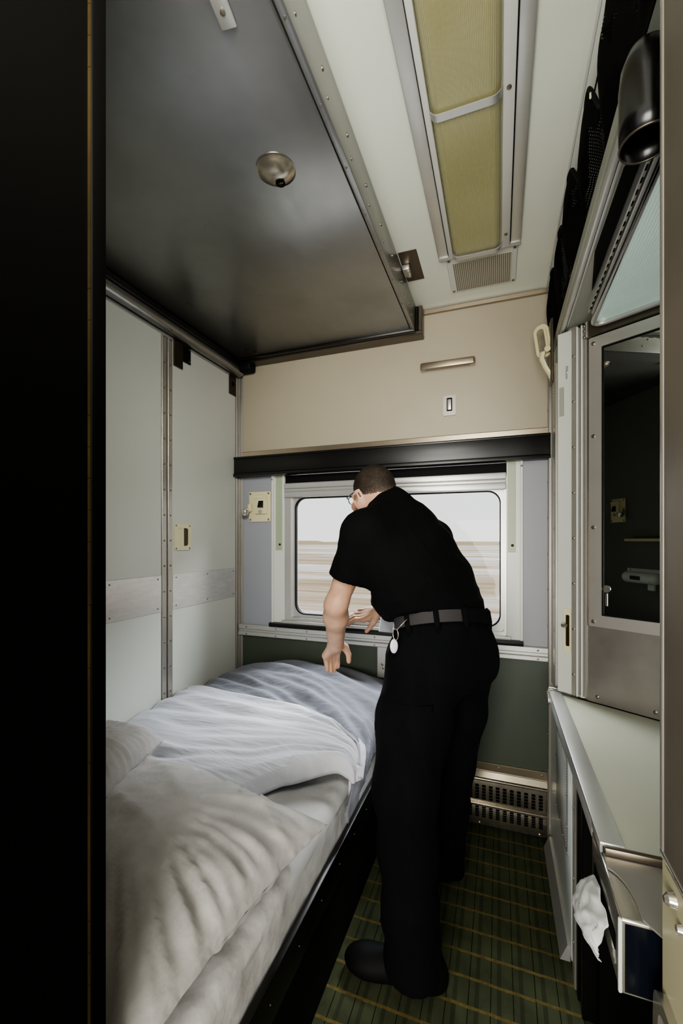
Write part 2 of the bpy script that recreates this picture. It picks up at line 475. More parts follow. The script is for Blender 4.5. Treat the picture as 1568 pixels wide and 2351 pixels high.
# ------------------------------------------------------------------ outside
b = NB(); box(b, -260, 260, 3.2, 420, -2.3, -2.2)
tag(link('ground', b, 'field', None), 'pale stubble field streaked with snow outside the window', None, kind='structure')
b = NB()
def hf(u, v):
    x = -330+660*u; h = 1.2+2.2*(.5+.5*nz(u*9, 1.7))+1.6*max(0, nz(u*3, 5.1))+(.9 if u < .3 else 0)
    return (x, 300+30*v, -2.2+h*math.sin(PI*min(1, v*1.0))**.6 if 0 < v < 1 else -2.25)
grid(b, 120, 8, hf)
tag(link('hills', b, 'hill', None, True), 'low tan hills along the horizon', None, kind='structure')

# ------------------------------------------------------------------ window
w = thing('window_1', 'wide train window with rounded corners in an aluminium frame', None, kind='structure')
F = lambda x, z, d: Vector((x, 1.995+d, z))
o_ = rrect(-1.012, .022, .858, 1.486, .012); i_ = rrect(-.998, .008, .872, 1.478, .055)
b = NB(); ring(b, rrect(-1.048, .031, .842, 1.545, .006), o_, lambda x, z, d: Vector((x, 1.990+d, z)), .03); link('outer_frame', b, 'alu', w, True, 30)
b = NB(); ring(b, o_, i_, lambda x, z, d: Vector((x, 2.006+d, z)), .03); link('inner_frame', b, 'alu', w, True, 30)
b = NB(); ring(b, rrect(-.999, .009, .871, 1.479, .056), rrect(-.993, .003, .877, 1.473, .052), lambda x, z, d: Vector((x, 2.010+d, z)), .02); link('gasket', b, 'rubber', w, True, 30)
b = NB(); box(b, -1.0, .01, 2.034, 2.040, .87, 1.48); link('pane', b, 'pane', w)
for x0, x1, sx in ((-1.116, -1.049, -1), (.031, .091, 1)):
    b = NB(); box(b, x0, x1, 1.990, 2.005, .826, 1.604, .002, 1)
    xe = x0 if sx < 0 else x1
    box(b, xe-.006, xe+.006, 1.980, 2.0, .826, 1.60, .002, 1); screw(b, (xe, 1.980, 1.575), (0, -1, 0), .0045, 1)
    link('shade_guide', b, ['alu_white', 'screw'], w, True, 35)
for x0, x1, xs in ((-1.100, -1.062, -1.075), (.037, .068, .055)):
    b = NB(); box(b, x0, x1, 1.9885, 1.991, 1.205, 1.60, .001, 1); screw(b, (xs, 1.9885, 1.235), (0, -1, 0), .006, 1)
    link('guide_backing', b, ['pale_green', 'brass'], w, True, 35)
b = NB(); box(b, -1.13, .098, 1.966, 2.0, .806, .826, .003, 2); link('window_sill', b, 'black_paint', w, True, 40)
b = NB(); box(b, -1.06, .05, 1.974, 2.0, .826, .842, .003, 2); link('sill_ledge', b, 'alu', w, True, 40)

b = NB(); t_ = thing('roller_blind', 'rolled dark fabric blind with aluminium pull bar above the pane', 'blind', (0, 0, 0))
box(b, -1.047, .031, 1.999, 2.0035, 1.53, 1.595); link('blind_fabric', b, 'near_black', t_)
b = NB()
for z0, z1, y in ((1.523, 1.552, 1.975), (1.507, 1.524, 1.981), (1.478, 1.508, 1.977)): box(b, -1.046, .030, y, 1.992, z0, z1, .005, 2)
link('pull_bar', b, 'alu', t_, True, 40)

t_ = thing('window_pelmet', 'black horizontal pelmet across the wall above the window', 'pelmet')
b = NB(); box(b, XL+.004, .200, 1.945, 1.998, 1.612, 1.698, .004, 2); link('cover', b, 'black_paint', t_, True, 40)
b = NB(); box(b, XL+.004, .200, 1.938, 1.998, 1.596, 1.611, .003, 2); box(b, XL+.004, .200, 1.941, 1.998, 1.689, 1.700, .003, 2); link('lip', b, 'black_paint', t_, True, 40)

# ------------------------------------------------------------------ heater grille at floor
t_ = thing('heater_grille', 'dented stainless heater cover with two rows of slots at the floor', 'heater', (0, 0, 0))
b = NB()
prism(b, [(-.75, 1.975, .212), (-.75, 1.998, .246), (-.75, 2.0, .246), (-.75, 2.0, .212)], (.965, 0, 0))
box(b, -.75, .215, 1.972, 2.0, .10, .214, .003, 2); box(b, -.75, .215, 1.969, 2.0, .012, .098, .004, 2); box(b, -.75, .215, 1.962, 2.0, .096, .108, .003, 2)
box(b, -.75, .215, 1.964, 2.0, .206, .216, .003, 2)
link('cover', b, 'heater', t_, True, 40)
for r, (z0, z1, y) in enumerate(((.122, .188, 1.9715), (.046, .094, 1.9685))):
    b = NB()
    for k in range(16):
        x = .165-k*.0283
        for q in range(5): box(b, x-.0075, x+.0075, y-.0005, y+.01, z0+(z1-z0)*(q+.08)/5, z0+(z1-z0)*(q+.86)/5)
    link('slot_row', b, 'hole', t_)
for x, z, y in ((.198, .196, 1.972), (.198, .03, 1.969), (.16, .022, 1.969), (-.08, .02, 1.969), (-.3, .022, 1.969)):
    b = NB(); screw(b, (x, y, z), (0, -1, 0), .006); link('screw', b, 'screw', t_, True, 40)

# ------------------------------------------------------------------ wall hardware (back)
t_ = thing('grab_handle', 'satin steel bar handle high on the white end wall', 'handle')
b = NB(); box(b, -.338, -.098, 1.955, 1.972, 2.032, 2.066, .008, 3); link('bar', b, 'steel_h', t_, True, 40)
for x in (-.326, -.110):
    b = NB(); box(b, x-.012, x+.012, 1.965, 1.993, 2.034, 2.064, .006, 2); link('end_block', b, 'steel', t_, True, 40)
t_ = thing('flush_catch', 'small grey rounded catch plate below the bar handle', 'catch')
b = NB(); ring(b, rrect(-.238, -.182, 1.822, 1.914, .008), rrect(-.222, -.198, 1.842, 1.902, .003), lambda x, z, d: Vector((x, 1.985+d, z)), .008); link('plate', b, 'steel_v', t_, True, 30)
b = NB(); box(b, -.222, -.198, 1.990, 1.993, 1.842, 1.902); link('recess', b, 'hole', t_)
b = NB(); box(b, -.219, -.202, 1.984, 1.992, 1.848, 1.896, .002, 2); link('lever', b, 'steel', t_, True, 40)

def latch_plate(x, y, z, face, label, frame):
    """plate with rocker switch housing and cup-shaped knob; face = +1 looks toward -Y"""
    t = thing('switch_latch_plate', label, 'latch plate', (x, y, z), 0 if face > 0 else PI, 'ivory latch plates')
    b = NB(); box(b, -.066, .066, -.008, 0, -.081, .081, .005, 2)
    for sx in (-.055, .055):
        for sz in (-.069, .069): screw(b, (sx, -.008, sz), (0, -1, 0), .0055, 1)
    link('plate', b, [frame, 'screw'], t, True, 35)
    b = NB(); box(b, -.022, .05, -.020, -.008, -.04, .06, .006, 2); box(b, -.022, .05, -.023, -.018, .042, .06, .002, 1)
    h = link('switch_housing', b, frame, t, True, 35)
    b = NB(); prism(b, [(.002, -.020, -.008), (.002, -.034, -.004), (.002, -.022, .03), (.002, -.020, .03)], (.028, 0, 0)); link('rocker', b, 'black_gloss', h)
    b = NB(); cyl(b, (.012, -.020, -.028), (0, -1, 0), .010, .006, 14); link('button', b, 'chrome', h, True, 40)
    b = NB(); box(b, -.064, -.040, -.026, -.008, -.026, .016, .006, 2); cyl(b, (-.052, -.026, -.020), (-.3, -1, -.1), .010, .02, 14)
    k = link('knob_bracket', b, frame, t, True, 35)
    b = NB()
    prof = [(.0, -.030), (.012, -.027), (.019, -.016), (.021, .0), (.019, .003), (.016, 0)]
    R = [[b.verts.new((-.066+r*math.cos(a), -.044+r*math.sin(a), -.022+zz)) for a in (2*PI*i/16 for i in range(16))] for r, zz in prof[1:]]
    for A, B in zip(R, R[1:]):
        for i in range(16): b.faces.new((A[i], A[(i+1) % 16], B[(i+1) % 16], B[i]))
    b.faces.new(R[0][::-1]); b.faces.new(R[-1]); link('cup_knob', b, 'chrome', k, True, 50)
    return t
latch_plate(-1.196, 1.994, 1.436, 1, 'ivory metal plate with black rocker switch and chrome knob left of the window', 'plastic_cream')

t_ = thing('wall_bracket', 'plain aluminium bracket on the green panel above the bed', 'bracket')
b = NB(); box(b, -.548, -.490, 1.984, 1.990, .60, .747, .002, 1); screw(b, (-.522, 1.984, .665), (0, -1, 0), .006, 1); screw(b, (-.518, 1.984, .648), (0, -1, 0), .005, 1)
link('plate', b, ['alu', 'screw'], t_, True, 35)

# ------------------------------------------------------------------ wall hardware (left)
t_ = thing('recessed_pull', 'ivory recessed double finger pull on the left wall panel', 'door pull')
G = lambda y, z, d: Vector((XL+.006-d, y, z))
b = NB(); ring(b, rrect(1.502, 1.604, 1.213, 1.330, .006), rrect(1.516, 1.590, 1.232, 1.312, .012), G, .006); box(b, XL+.001, XL+.006, 1.548, 1.558, 1.232, 1.312)
for yy in (1.510, 1.596):
    for zz in (1.221, 1.322): screw(b, (XL+.006, yy, zz), (1, 0, 0), .004, 1)
link('plate', b, ['plastic_cream', 'screw'], t_, True, 30)
for y0, y1, m in ((1.516, 1.548, 'plastic_cream'), (1.558, 1.590, 'bronze_dark')):
    b = NB(); box(b, XL+.0005, XL+.0012, y0, y1, 1.232, 1.312); link('finger_recess', b, m, t_)

t_ = thing('hanging_bracket', 'dark stepped metal bracket hanging from the left wall rail at the panel joint', 'bracket')
b = NB(); box(b, XL+.004, XL+.010, 1.492, 1.548, 2.02, 2.145, .001, 1); link('long_plate', b, 'bronze_dark', t_)
b = NB(); box(b, XL+.003, XL+.008, 1.550, 1.602, 2.06, 2.135, .001, 1); screw(b, (XL+.008, 1.576, 2.10), (1, 0, 0), .01); 
for zz in (2.07, 2.125): screw(b, (XL+.008, 1.592, zz), (1, 0, 0), .004, 1)
link('short_plate', b, ['near_black', 'screw'], t_, True, 35)
t_ = thing('corner_bracket', 'dark bracket plate with a round hole in the upper left corner', 'bracket')
b = NB(); box(b, XL+.001, XL+.006, 1.905, 1.966, 2.03, 2.135, .001, 1); link('plate', b, 'bronze_dark', t_)
b = NB(); cyl(b, (XL+.006, 1.936, 2.088), (1, 0, 0), .012, .001, 20); link('hole', b, 'hole', t_)

# ------------------------------------------------------------------ upper berth
t_ = thing('upper_berth', 'large dark grey fold-up bunk seen from below under the ceiling', 'bunk bed')
ZB = 2.2
b = NB(); box(b, -1.275, -.372, .402, 1.90, ZB, ZB+.05, .006, 2); link('underside_panel', b, 'berth', t_, True, 40)
b = NB(); box(b, -.369, -.352, .402, 1.90, ZB-.004, 2.312, .003, 2)
for k in range(9): screw(b, (-.352, .52+k*.16, 2.262), (1, 0, 0), .005, 1); screw(b, (-.352, .55+k*.16, 2.228), (1, 0, 0), .004, 1)
for k in range(9): screw(b, (-.3605, .52+k*.165, ZB-.004), (0, 0, -1), .003, 1)
link('side_rail', b, ['berth', 'screw'], t_, True, 40)
b = NB(); box(b, -1.275, -.352, 1.90, 1.925, ZB-.008, 2.312, .004, 2); link('end_rail', b, 'black_paint', t_, True, 40)
b = NB(); box(b, -1.275, -.37, .402, 1.90, ZB+.05, 2.310); link('mattress_tray', b, 'near_black', t_)
# round recessed lock dish
dish = NB()
cx, cy = -.532, .964
prof = [(.050, -.002), (.049, -.0045), (.046, -.003), (.040, .004), (.028, .013), (.012, .018), (.0, .0185)]
def dring(r, z): return [dish.verts.new((cx+r*math.cos(2*PI*i/40), cy+r*math.sin(2*PI*i/40), ZB-.004+z)) for i in range(40)]
RR = [dring(r, -z*.9) for r, z in prof[:-1]]
for A, B in zip(RR, RR[1:]):
    for i in range(40): dish.faces.new((A[i], A[(i+1) % 40], B[(i+1) % 40], B[i]))
dish.faces.new(RR[-1]); bmesh.ops.recalc_face_normals(dish, faces=dish.faces)
d_ = link('lock_dish', dish, 'heater', t_, True, 60)
b = NB(); cyl(b, (cx+.003, cy+.018, ZB-.020), (0, 0, -1), .0125, .002, 24); l2 = link('keyhole_disc', b, 'hole', d_, True, 40)
b = NB(); box(b, cx-.001, cx+.007, cy+.014, cy+.022, ZB-.0245, ZB-.020, .001, 1); box(b, cx-.006, cx+.012, cy+.0165, cy+.0195, ZB-.0235, ZB-.020, .001, 1); link('lock_pin', b, 'brass', l2, True, 40)
mt = Matrix.Translation((-.458, .63, ZB-.004)) @ Matrix.Rotation(math.radians(8), 4, 'Z')
b = NB(); box(b, -.015, .015, -.16, .035, -.003, .003, .002, 2, mat=mt)
p_ = mt @ Vector((0, .008, -.003)); screw(b, p_, (0, 0, -1), .005, 1); link('strap_plate', b, ['alu', 'screw'], t_, True, 35)
b = NB(); tube(b, [(-1.17, 1.82, ZB-.002), (-1.17, 1.82, ZB-.014), (-1.14, 1.825, ZB-.016), (-1.12, 1.83, ZB-.014), (-1.118, 1.83, ZB-.03)], .0045, 8); link('catch_hook', b, 'brass', t_, True)

t_ = thing('berth_wall_rail', 'dark rounded rail fixed along the top of the left wall', 'rail')
b = NB(); tube(b, [(XL+.028, .402, 2.158), (XL+.028, 1.97, 2.158)], .026, 20); link('round_rail', b, 'berth', t_, True, 50)
b = NB(); box(b, XL, XL+.060, .402, 1.97, 2.172, 2.199, .003, 1); link('upper_flange', b, 'black_paint', t_, True, 40)
b = NB(); box(b, XL, XL+.004, .402, 1.97, 2.126, 2.140, .001, 1); link('lower_flange', b, 'alu', t_, True, 40)
t_ = thing('berth_end_channel', 'black metal channel on the end wall holding the fold-up bunk', 'channel')
b = NB(); box(b, XL+.03, -.343, 1.935, 1.990, 2.206, 2.318, .003, 1); link('channel', b, 'black_paint', t_, True, 40)
b = NB(); box(b, XL+.03, -.324, 1.930, 1.991, 2.186, 2.204, .003, 1); box(b, -.342, -.324, 1.930, 1.981, 2.204, 2.316, .003, 1); link('edge_strip', b, 'steel_dark', t_, True, 40)
b = NB(); box(b, XL+.015, -1.215, 1.92, 1.986, 2.146, 2.196, .012, 3); link('pivot_block', b, 'rubber', t_, True, 40)

# ------------------------------------------------------------------ ceiling light
t_ = thing('ceiling_light', 'long ceiling light with yellowed fluted cover in an aluminium surround', 'ceiling light')
b = NB()
def lensf(u, v):
    x = -.156+.162*u; e = abs(2*u-1)
    zz = -.034*(1-max(0, (e-.70)/.30)**2.2)**.5 if e < 1 else 0
    y = .30+1.312*v; k = max(0, (v-.985)/.015)
    return (x, y, ZC-.004+zz*(1-.55*k**2))
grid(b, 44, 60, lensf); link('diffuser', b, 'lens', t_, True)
for x0, x1, zt, m in ((-.212, -.176, .012, 'alu'), (-.1735, -.1575, .020, 'alu_white'), (.0085, .036, .020, 'alu_white'), (.0385, .072, .012, 'alu')):
    b = NB(); box(b, x0, x1, .30, 1.632, ZC-zt, ZC, .003, 2)
    if m == 'alu_white' and x0 > 0:
        for yy in (1.055, 1.56): screw(b, ((x0+x1)/2, yy, ZC-zt), (0, 0, -1), .0055, 1)
    link('side_rail', b, [m, 'screw'], t_, True, 35)
b = NB(); box(b, -.212, .072, 1.625, 1.640, ZC-.016, ZC, .002, 1); link('end_cap', b, 'alu', t_, True, 40)
b = NB(); box(b, -.212, .0, .3, .31, ZC-.01, ZC); box(b, -.176, -.172, .30, 1.63, ZC-.006, ZC); box(b, .036, .039, .30, 1.63, ZC-.006, ZC); link('gap_liner', b, 'hole', t_)
for yc in (1.05, 1.60):
    b = NB(); n = 26; P = []
    for i in range(n+1):
        u = i/n; x = -.162+.174*u; e = abs(2*u-1)
        zz = -.037*(1-max(0, (e-.70)/.30)**2.2)**.5 if e < 1 else 0
        P.append((x, ZC-.006+zz))
    V = [[b.verts.new((x, yc+dy, z+dz)) for (x, z) in P] for dy, dz in ((-.010, 0), (.010, 0), (.010, -.002), (-.010, -.002))]
    for q in range(4):
        A, B = V[q], V[(q+1) % 4]
        for i in range(n): b.faces.new((A[i], A[i+1], B[i+1], B[i]))
    bmesh.ops.recalc_face_normals(b, faces=b.faces); link('retaining_strap', b, 'alu', t_, True, 40)

t_ = thing('ceiling_vent', 'square perforated vent plate in the ceiling behind the light', 'vent')
b = NB(); box(b, -.188, .064, 1.650, 1.882, ZC-.006, ZC, .002, 1)
for x in (-.178, .054):
    for y in (1.662, 1.870): screw(b, (x, y, ZC-.006), (0, 0, -1), .0055, 1)
link('plate', b, ['alu_white', 'screw'], t_, True, 35)
b = NB(); box(b, -.166, .044, 1.682, 1.872, ZC-.0075, ZC-.005); link('grille', b, 'vent_perf', t_)

t_ = thing('berth_strike_plate', 'small worn steel strike plate on the ceiling beside the bunk', 'strike plate')
b = NB(); box(b, -.351, -.283, 1.556, 1.742, ZC-.003, ZC, .002, 1); link('plate', b, 'steel_dark', t_, True, 40)
b = NB(); box(b, -.350, -.322, 1.625, 1.680, ZC-.024, ZC-.003, .004, 2); cyl(b, (-.328, 1.638, ZC-.024), (0, 0, -1), .006, .006, 12); cyl(b, (-.328, 1.666, ZC-.024), (0, 0, -1), .006, .006, 12); link('catch', b, 'steel', t_, True, 40)

# ------------------------------------------------------------------ right corner: vanity cabinet (local x along the face, -y toward the room)
AZ = math.atan2(-.527, .85)
PA = (.2, 1.68, 0)
t_ = thing('mirror_cabinet', 'steel framed mirror cabinet set across the right corner above the counter', 'cabinet', PA, AZ)
b = NB(); box(b, .090, .64, .002, .20, .72, 1.985); link('body', b, 'steel_dark', t_)
b = NB(); FF = lambda x, z, d: Vector((x, -.012+d, z))
ring(b, rrect(.102, .606, .974, 1.926, .003, 2), rrect(.140, .570, 1.012, 1.888, .002, 2), FF, .014)
for x in (.116, .592):
    for z in (.99, 1.30, 1.60, 1.905): screw(b, (x, -.012, z), (0, -1, 0), .0065, 1)
link('mirror_frame', b, ['steel', 'screw'], t_, True, 30)
b = NB(); ring(b, rrect(.139, .571, 1.011, 1.889, .003, 2), rrect(.145, .565, 1.017, 1.883, .002, 2), lambda x, z, d: Vector((x, -.008+d, z)), .006); link('mirror_edge', b, 'rubber', t_)
b = NB(); box(b, .144, .566, -.006, .0, 1.016, 1.884); link('mirror', b, 'mirror', t_)
b = NB(); box(b, .088, .64, -.014, .004, 1.930, 1.982, .003, 1); link('fascia', b, 'steel_dark', t_, True, 40)
b = NB(); cyl(b, (.098, -.018, 1.93), (0, 0, 1), .006, .05, 12); 
for z in (1.935, 1.955, 1.972): screw(b, (.088, -.016, z), (0, -1, 0), .004, 1)
link('hinge_pin', b, ['chrome', 'screw'], t_, True, 40)
b = NB(); box(b, .094, .64, -.003, .003, .722, .973)
for x in (.125, .285, .44): screw(b, (x, -.003, .742), (0, -1, 0), .006, 1)
link('splash_panel', b, ['splash', 'screw'], t_, True, 40)
b = NB(); box(b, .150, .156, -.0075, -.006, 1.045, 1.085); cyl(b, (.153, -.006, 1.10), (0, -1, 0), .012, .002, 20); link('edge_clip', b, 'chrome', t_, True, 40)

t_ = thing('narrow_locker', 'narrow white locker door with steel edge trims beside the mirror cabinet', 'locker', PA, AZ)
b = NB(); box(b, .0, .09, .004, .15, .72, 1.985); link('body', b, 'steel_dark', t_)
b = NB(); box(b, -.003, .046, -.008, .006, .728, 1.98, .002, 1); link('door', b, 'panel', t_)
b = NB(); box(b, .046, .060, -.012, .006, .728, 1.98, .002, 1)
for k in range(8): screw(b, (.053, -.012, .80+k*.155), (0, -1, 0), .004, 1)
link('edge_trim', b, ['steel_v', 'screw'], t_, True, 35)
b = NB(); box(b, .062, .068, -.016, .006, .728, 1.98, .002, 1); box(b, .077, .083, -.016, .006, .728, 1.98, .002, 1); link('edge_bead', b, 'alu_white', t_, True, 35)
b = NB(); box(b, .084, .094, -.010, .006, .728, 1.98, .003, 1); link('corner_trim', b, 'steel_v', t_, True, 35)
b = NB(); ring(b, rrect(.020, .044, .868, 1.022, .008), rrect(.026, .039, .892, 1.000, .004), lambda x, z, d: Vector((x, -.011+d, z)), .003)
la = link('latch_plate', b, 'plastic_cream', t_, True, 30)
b = NB(); box(b, .026, .039, -.0086, -.0078, .892, 1.0); link('recess', b, 'brass', la)
b = NB(); cyl(b, (.026, -.008, .964), (-.2, -1, 0), .006, .010, 14); cyl(b, (.0245, -.018, .964), (-.2, -1, 0), .010, .009, 16, .006); link('thumb_knob', b, 'chrome', la, True, 40)
b = NB(); box(b, .004, .020, -.0095, -.008, 1.69, 1.79); link('grey_sticker', b, 'soffit', t_)
b = NB(); box(b, .026, .034, -.010, -.008, 1.815, 1.86, .001, 1); screw(b, (.030, -.010, 1.837), (0, -1, 0), .004); link('keeper', b, 'alu', t_, True, 40)

# overhead shelf + soffit
t_ = thing('luggage_shelf', 'overhead shelf with bright steel front edge above the vanity', 'shelf')
b = NB(); prism(b, [(.222, .83, 1.99), (.79, .83, 1.99), (.79, 1.31, 1.99), (.222, 1.665, 1.99)], (0, 0, .02)); link('soffit', b, 'soffit', t_)
b = NB(); box(b, .204, .216, .83, 1.975, 1.984, 2.010, .004, 2); box(b, .217, .226, .83, 1.975, 1.988, 2.004, .003, 2); link('front_edge', b, 'alu', t_, True, 40)
b = NB(); box(b, .198, .206, .83, 1.975, 2.0, 2.034, .002, 1); link('upstand', b, 'soffit', t_)
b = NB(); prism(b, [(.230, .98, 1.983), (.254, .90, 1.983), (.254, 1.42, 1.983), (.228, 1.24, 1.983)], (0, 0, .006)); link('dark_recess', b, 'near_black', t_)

t_ = thing('soffit_lamp', 'pale green fluted lamp glass in a rounded steel frame under the shelf', 'lamp')
# outline runs along the shelf on its left side and parallel to the mirror at its back
def lampo(off):
    # corners: near-left, near-right, back-right, back-left
    ax, ay = .85, -.527
    n = (-.527*-1, .85)
    L0 = (.278+off, .72)
    P = Vector((.303, 1.590)) + Vector((-.527, -.85))*off   # on the back edge
    d = Vector((.85, -.527)).normalized()
    # back-left corner: x = .288+off on back edge line
    k = (.278+off-P.x)/d.x; BL = P+d*k
    k2 = (.74-off-P.x)/d.x; BR = P+d*k2
    r = .066-off*.8
    out = [(L0[0], .72), (.74-off, .72), (BR.x, BR.y)]
    a = BL+d*r*.9; c = Vector((BL.x, BL.y-r*.9))
    for i in range(9):
        u = i/8; q = a.lerp(BL, u).lerp(BL.lerp(c, u), u); out.append((q.x, q.y))
    return out
b = NB(); ring(b, lampo(0), lampo(.010), lambda x, y, d: Vector((x, y, 1.955+d)), .034); tube(b, [(x, y, 1.955) for x, y in lampo(.004)], .008, 10, closed=True); link('frame', b, 'alu', t_, True, 40)
li = lampo(.010)
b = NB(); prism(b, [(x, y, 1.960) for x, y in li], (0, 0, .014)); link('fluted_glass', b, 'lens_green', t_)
b = NB(); box(b, .256, .264, .74, 1.50, 1.957, 1.990, .002, 1); box(b, .266, .274, .74, 1.50, 1.953, 1.990, .002, 1); link('hinge_strip', b, 'alu', t_, True, 40)
b = NB()
for k in range(24): box(b, .2582, .2618, .76+k*.0305, .774+k*.0305, 1.9562, 1.959)
link('hinge_slots', b, 'hole', t_)

# net across the luggage shelf
t_ = thing('luggage_net', 'black gathered mesh net hanging from ceiling over the overhead shelf', 'net')
b = NB()
def netf(u, v):
    y = .62+1.35*u
    s = math.sin(2*PI*(y-.86)/.232+.5*nz(y*3, 1)); s2 = nz(y*9, v*3, 2.0)
    top = 2.245+.058*max(-1, min(1, s*1.3))+.012*s2
    top = min(top, 2.312)
    z0 = 2.012 if y > .84 else 2.035
    z = z0+(top-z0)*v
    out = min(1, max(0, (v-.12)/.15))
    x = .213-out*(.010+.020*math.sin(PI*v)*(.5+.5*s)+.010*v*s+.008*s2)
    return (max(.160, min(x, .232)), y, z)
grid(b, 240, 26, netf); n_ = link('mesh', b, 'net', t_, True)
sm = n_.modifiers.new('thick', 'SOLIDIFY'); sm.thickness = .0015
b = NB(); tube(b, [netf(i/160, 1.0) for i in range(161)], .005, 8); link('hem_cord', b, 'near_black', t_, True)
for y in (.90, 1.01):
    b = NB(); box(b, .176, .180, y-.002, y+.002, 2.172, 2.186, .0015, 1); link('toggle', b, 'plastic_cream', t_, True)

# folding coat hook (cream) on the corner wall
t_ = thing('coat_hook', 'cream folding coat hook with slotted loop in the upper right window corner', 'hook', (.186, 1.80, 2.0))
HB = Matrix.Rotation(math.radians(-8), 4, 'Y') @ Matrix.Rotation(math.radians(-30), 4, 'Z')
b = NB(); fh = lambda x, z, d: HB @ Vector((x, d, z))
ring(b, rrect(-.058, .0, -.035, .092, .026), rrect(-.044, -.016, -.02, .074, .012), fh, .010); ring(b, rrect(-.050, -.008, -.028, .082, .020), rrect(-.044, -.016, -.02, .074, .012), lambda x, z, d: HB @ Vector((x, d-.006, z)), .008)
link('loop', b, 'plastic_cream', t_, True, 30)
b = NB(); tube(b, [(-.03, -.012, -.03), (-.034, -.016, -.055), (-.022, -.014, -.085), (-.004, -.006, -.115), (.004, .0, -.14)], [.012, .011, .010, .010, .008], 10, flat=.6); cyl(b, (-.014, -.02, -.02), (0, 1, 0), .011, .02, 14); link('lever', b, 'plastic_cream', t_, True, 40)
b = NB(); box(b, -.004, .006, -.03, .03, -.15, .09, .003, 1); screw(b, (-.004, -.01, -.14), (-1, 0, 0), .005, 1); link('base', b, ['steel_dark', 'screw'], t_, True, 35)

# vanity counter and cupboard
t_ = thing('vanity_counter', 'cream laminate counter with aluminium nosing under the mirror', 'counter')
b = NB(); prism(b, [(.182, .872, .702), (.79, .872, .702), (.79, 1.312, .702), (.285, 1.624, .702), (.182, 1.688, .702)], (0, 0, .016)); link('top', b, 'counter', t_)
b = NB(); box(b, .168, .207, .872, 1.69, .715, .722, .002, 2); box(b, .168, .174, .945, 1.69, .682, .722, .003, 2); box(b, .168, .174, .872, .945, .702, .722, .003, 2); link('nosing', b, 'alu', t_, True, 40)
b = NB(); tube(b, [(.166, 1.66, .685), (.166, 1.69, .715), (.172, 1.70, .726), (.20, 1.688, .726), (.25, 1.657, .726), (.287, 1.633, .726)], .006, 10); link('back_bead', b, 'chrome', t_, True)
b = NB(); box(b, .174, .79, .862, .873, .705, .719, .003, 2); link('end_edge', b, 'steel_dark', t_, True, 40)

t_ = thing('vanity_cupboard', 'white cupboard side with riveted perforated vent under the counter', 'cupboard')
b = NB(); box(b, .200, .26, 1.41, 1.955, .02, .672, .003, 1); link('side_panel', b, 'white_plastic', t_)
b = NB(); box(b, .1975, .2005, 1.480, 1.750, .282, .585, .001, 1)
for y in (1.486, 1.575, 1.66, 1.744):
    for z in (.288, .579): screw(b, (.1975, y, z), (-1, 0, 0), .004, 1)
for z in (.37, .47):
    for y in (1.486, 1.744): screw(b, (.1975, y, z), (-1, 0, 0), .004, 1)
link('vent_frame', b, ['steel_v', 'screw'], t_, True, 35)
b = NB(); box(b, .1965, .198, 1.497, 1.733, .298, .569); link('vent_mesh', b, 'side_perf', t_)
b = NB(); box(b, .203, .24, 1.385, 1.409, .0, .672, .002, 1); link('dark_trim', b, 'steel_dark', t_)
b = NB(); box(b, .198, .24, 1.345, 1.383, .0, .672, .003, 1)
for z in (.12, .3, .5): screw(b, (.198, 1.364, z), (-1, 0, 0), .004, 1)
link('steel_trim', b, ['steel_v', 'screw'], t_, True, 35)
b = NB(); box(b, .202, .24, 1.318, 1.342, .0, .672, .002, 1); box(b, .205, .24, 1.27, 1.29, 0, .672, .002, 1); link('black_trim', b, 'black_paint', t_)
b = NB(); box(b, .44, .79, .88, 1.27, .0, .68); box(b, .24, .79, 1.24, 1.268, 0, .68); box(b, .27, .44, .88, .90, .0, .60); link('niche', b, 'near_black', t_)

# towel dispenser
t_ = thing('towel_dispenser', 'mirror-finish steel paper towel box under the counter end', 'dispenser')
b = NB(); box(b, .168, .262, .735, .940, .588, .700, .004, 3); link('case', b, 'chrome', t_, True, 40)
b = NB(); box(b, .174, .258, .7335, .7355, .594, .694); link('end_panel', b, 'navy_gloss', t_)
b = NB(); box(b, .1665, .1685, .76, .915, .63, .655, .0005, 1); link('towel_slot', b, 'hole', t_)
b = NB(); box(b, .1655, .171, .733, .739, .590, .700, .002, 2); link('corner_bead', b, 'alu_white', t_, True, 40)
b = NB()
pl = [(.173, .872), (.262, .872), (.262, .715), (.214, .715), (.197, .738)]
for i in range(9):
    u = i/8; q = Vector((.197, .745)).lerp(Vector((.200, .815)), u).lerp(Vector((.200, .815)).lerp(Vector((.173, .835)), u), u); pl.append((q.x, q.y))
prism(b, [(x, y, .7015) for x, y in pl], (0, 0, .003)); link('cover_flap', b, 'steel', t_)
LFT = [(.916, .630, .166), (.968, .577, .154), (.958, .548, .142), (.920, .540, .140), (.868, .549, .146), (.806, .566, .155)]
RGT = [(.900, .641, .166), (.850, .655, .166), (.810, .648, .166), (.791, .639, .165), (.806, .608, .160), (.823, .568, .155)]
def along(P, v):
    f = v*(len(P)-1); i = min(int(f), len(P)-2); t = f-i; return Vector(P[i]).lerp(Vector(P[i+1]), t)
b = NB()
def tw(u, v):
    q = along(LFT, v).lerp(along(RGT, v), u)
    x = q.z-.016*math.sin(PI*u)*math.sin(PI*v)-.007*ridge(nz(u*2.5+v*1.6, v*3.2-u*2, 4.0)*1.6)-.004*ridge(nz(u*5, v*6+u*3, 1.0)*1.5)*math.sin(PI*v)
    return (min(.1655, x+.005), q.x, q.y)
grid(b, 26, 34, tw); o = link('paper_towel', b, 'paper', None, True)
sm = o.modifiers.new('thick', 'SOLIDIFY'); sm.thickness = .0008
tag(o, 'crumpled white paper towel hanging out of the steel dispenser', 'paper towel')

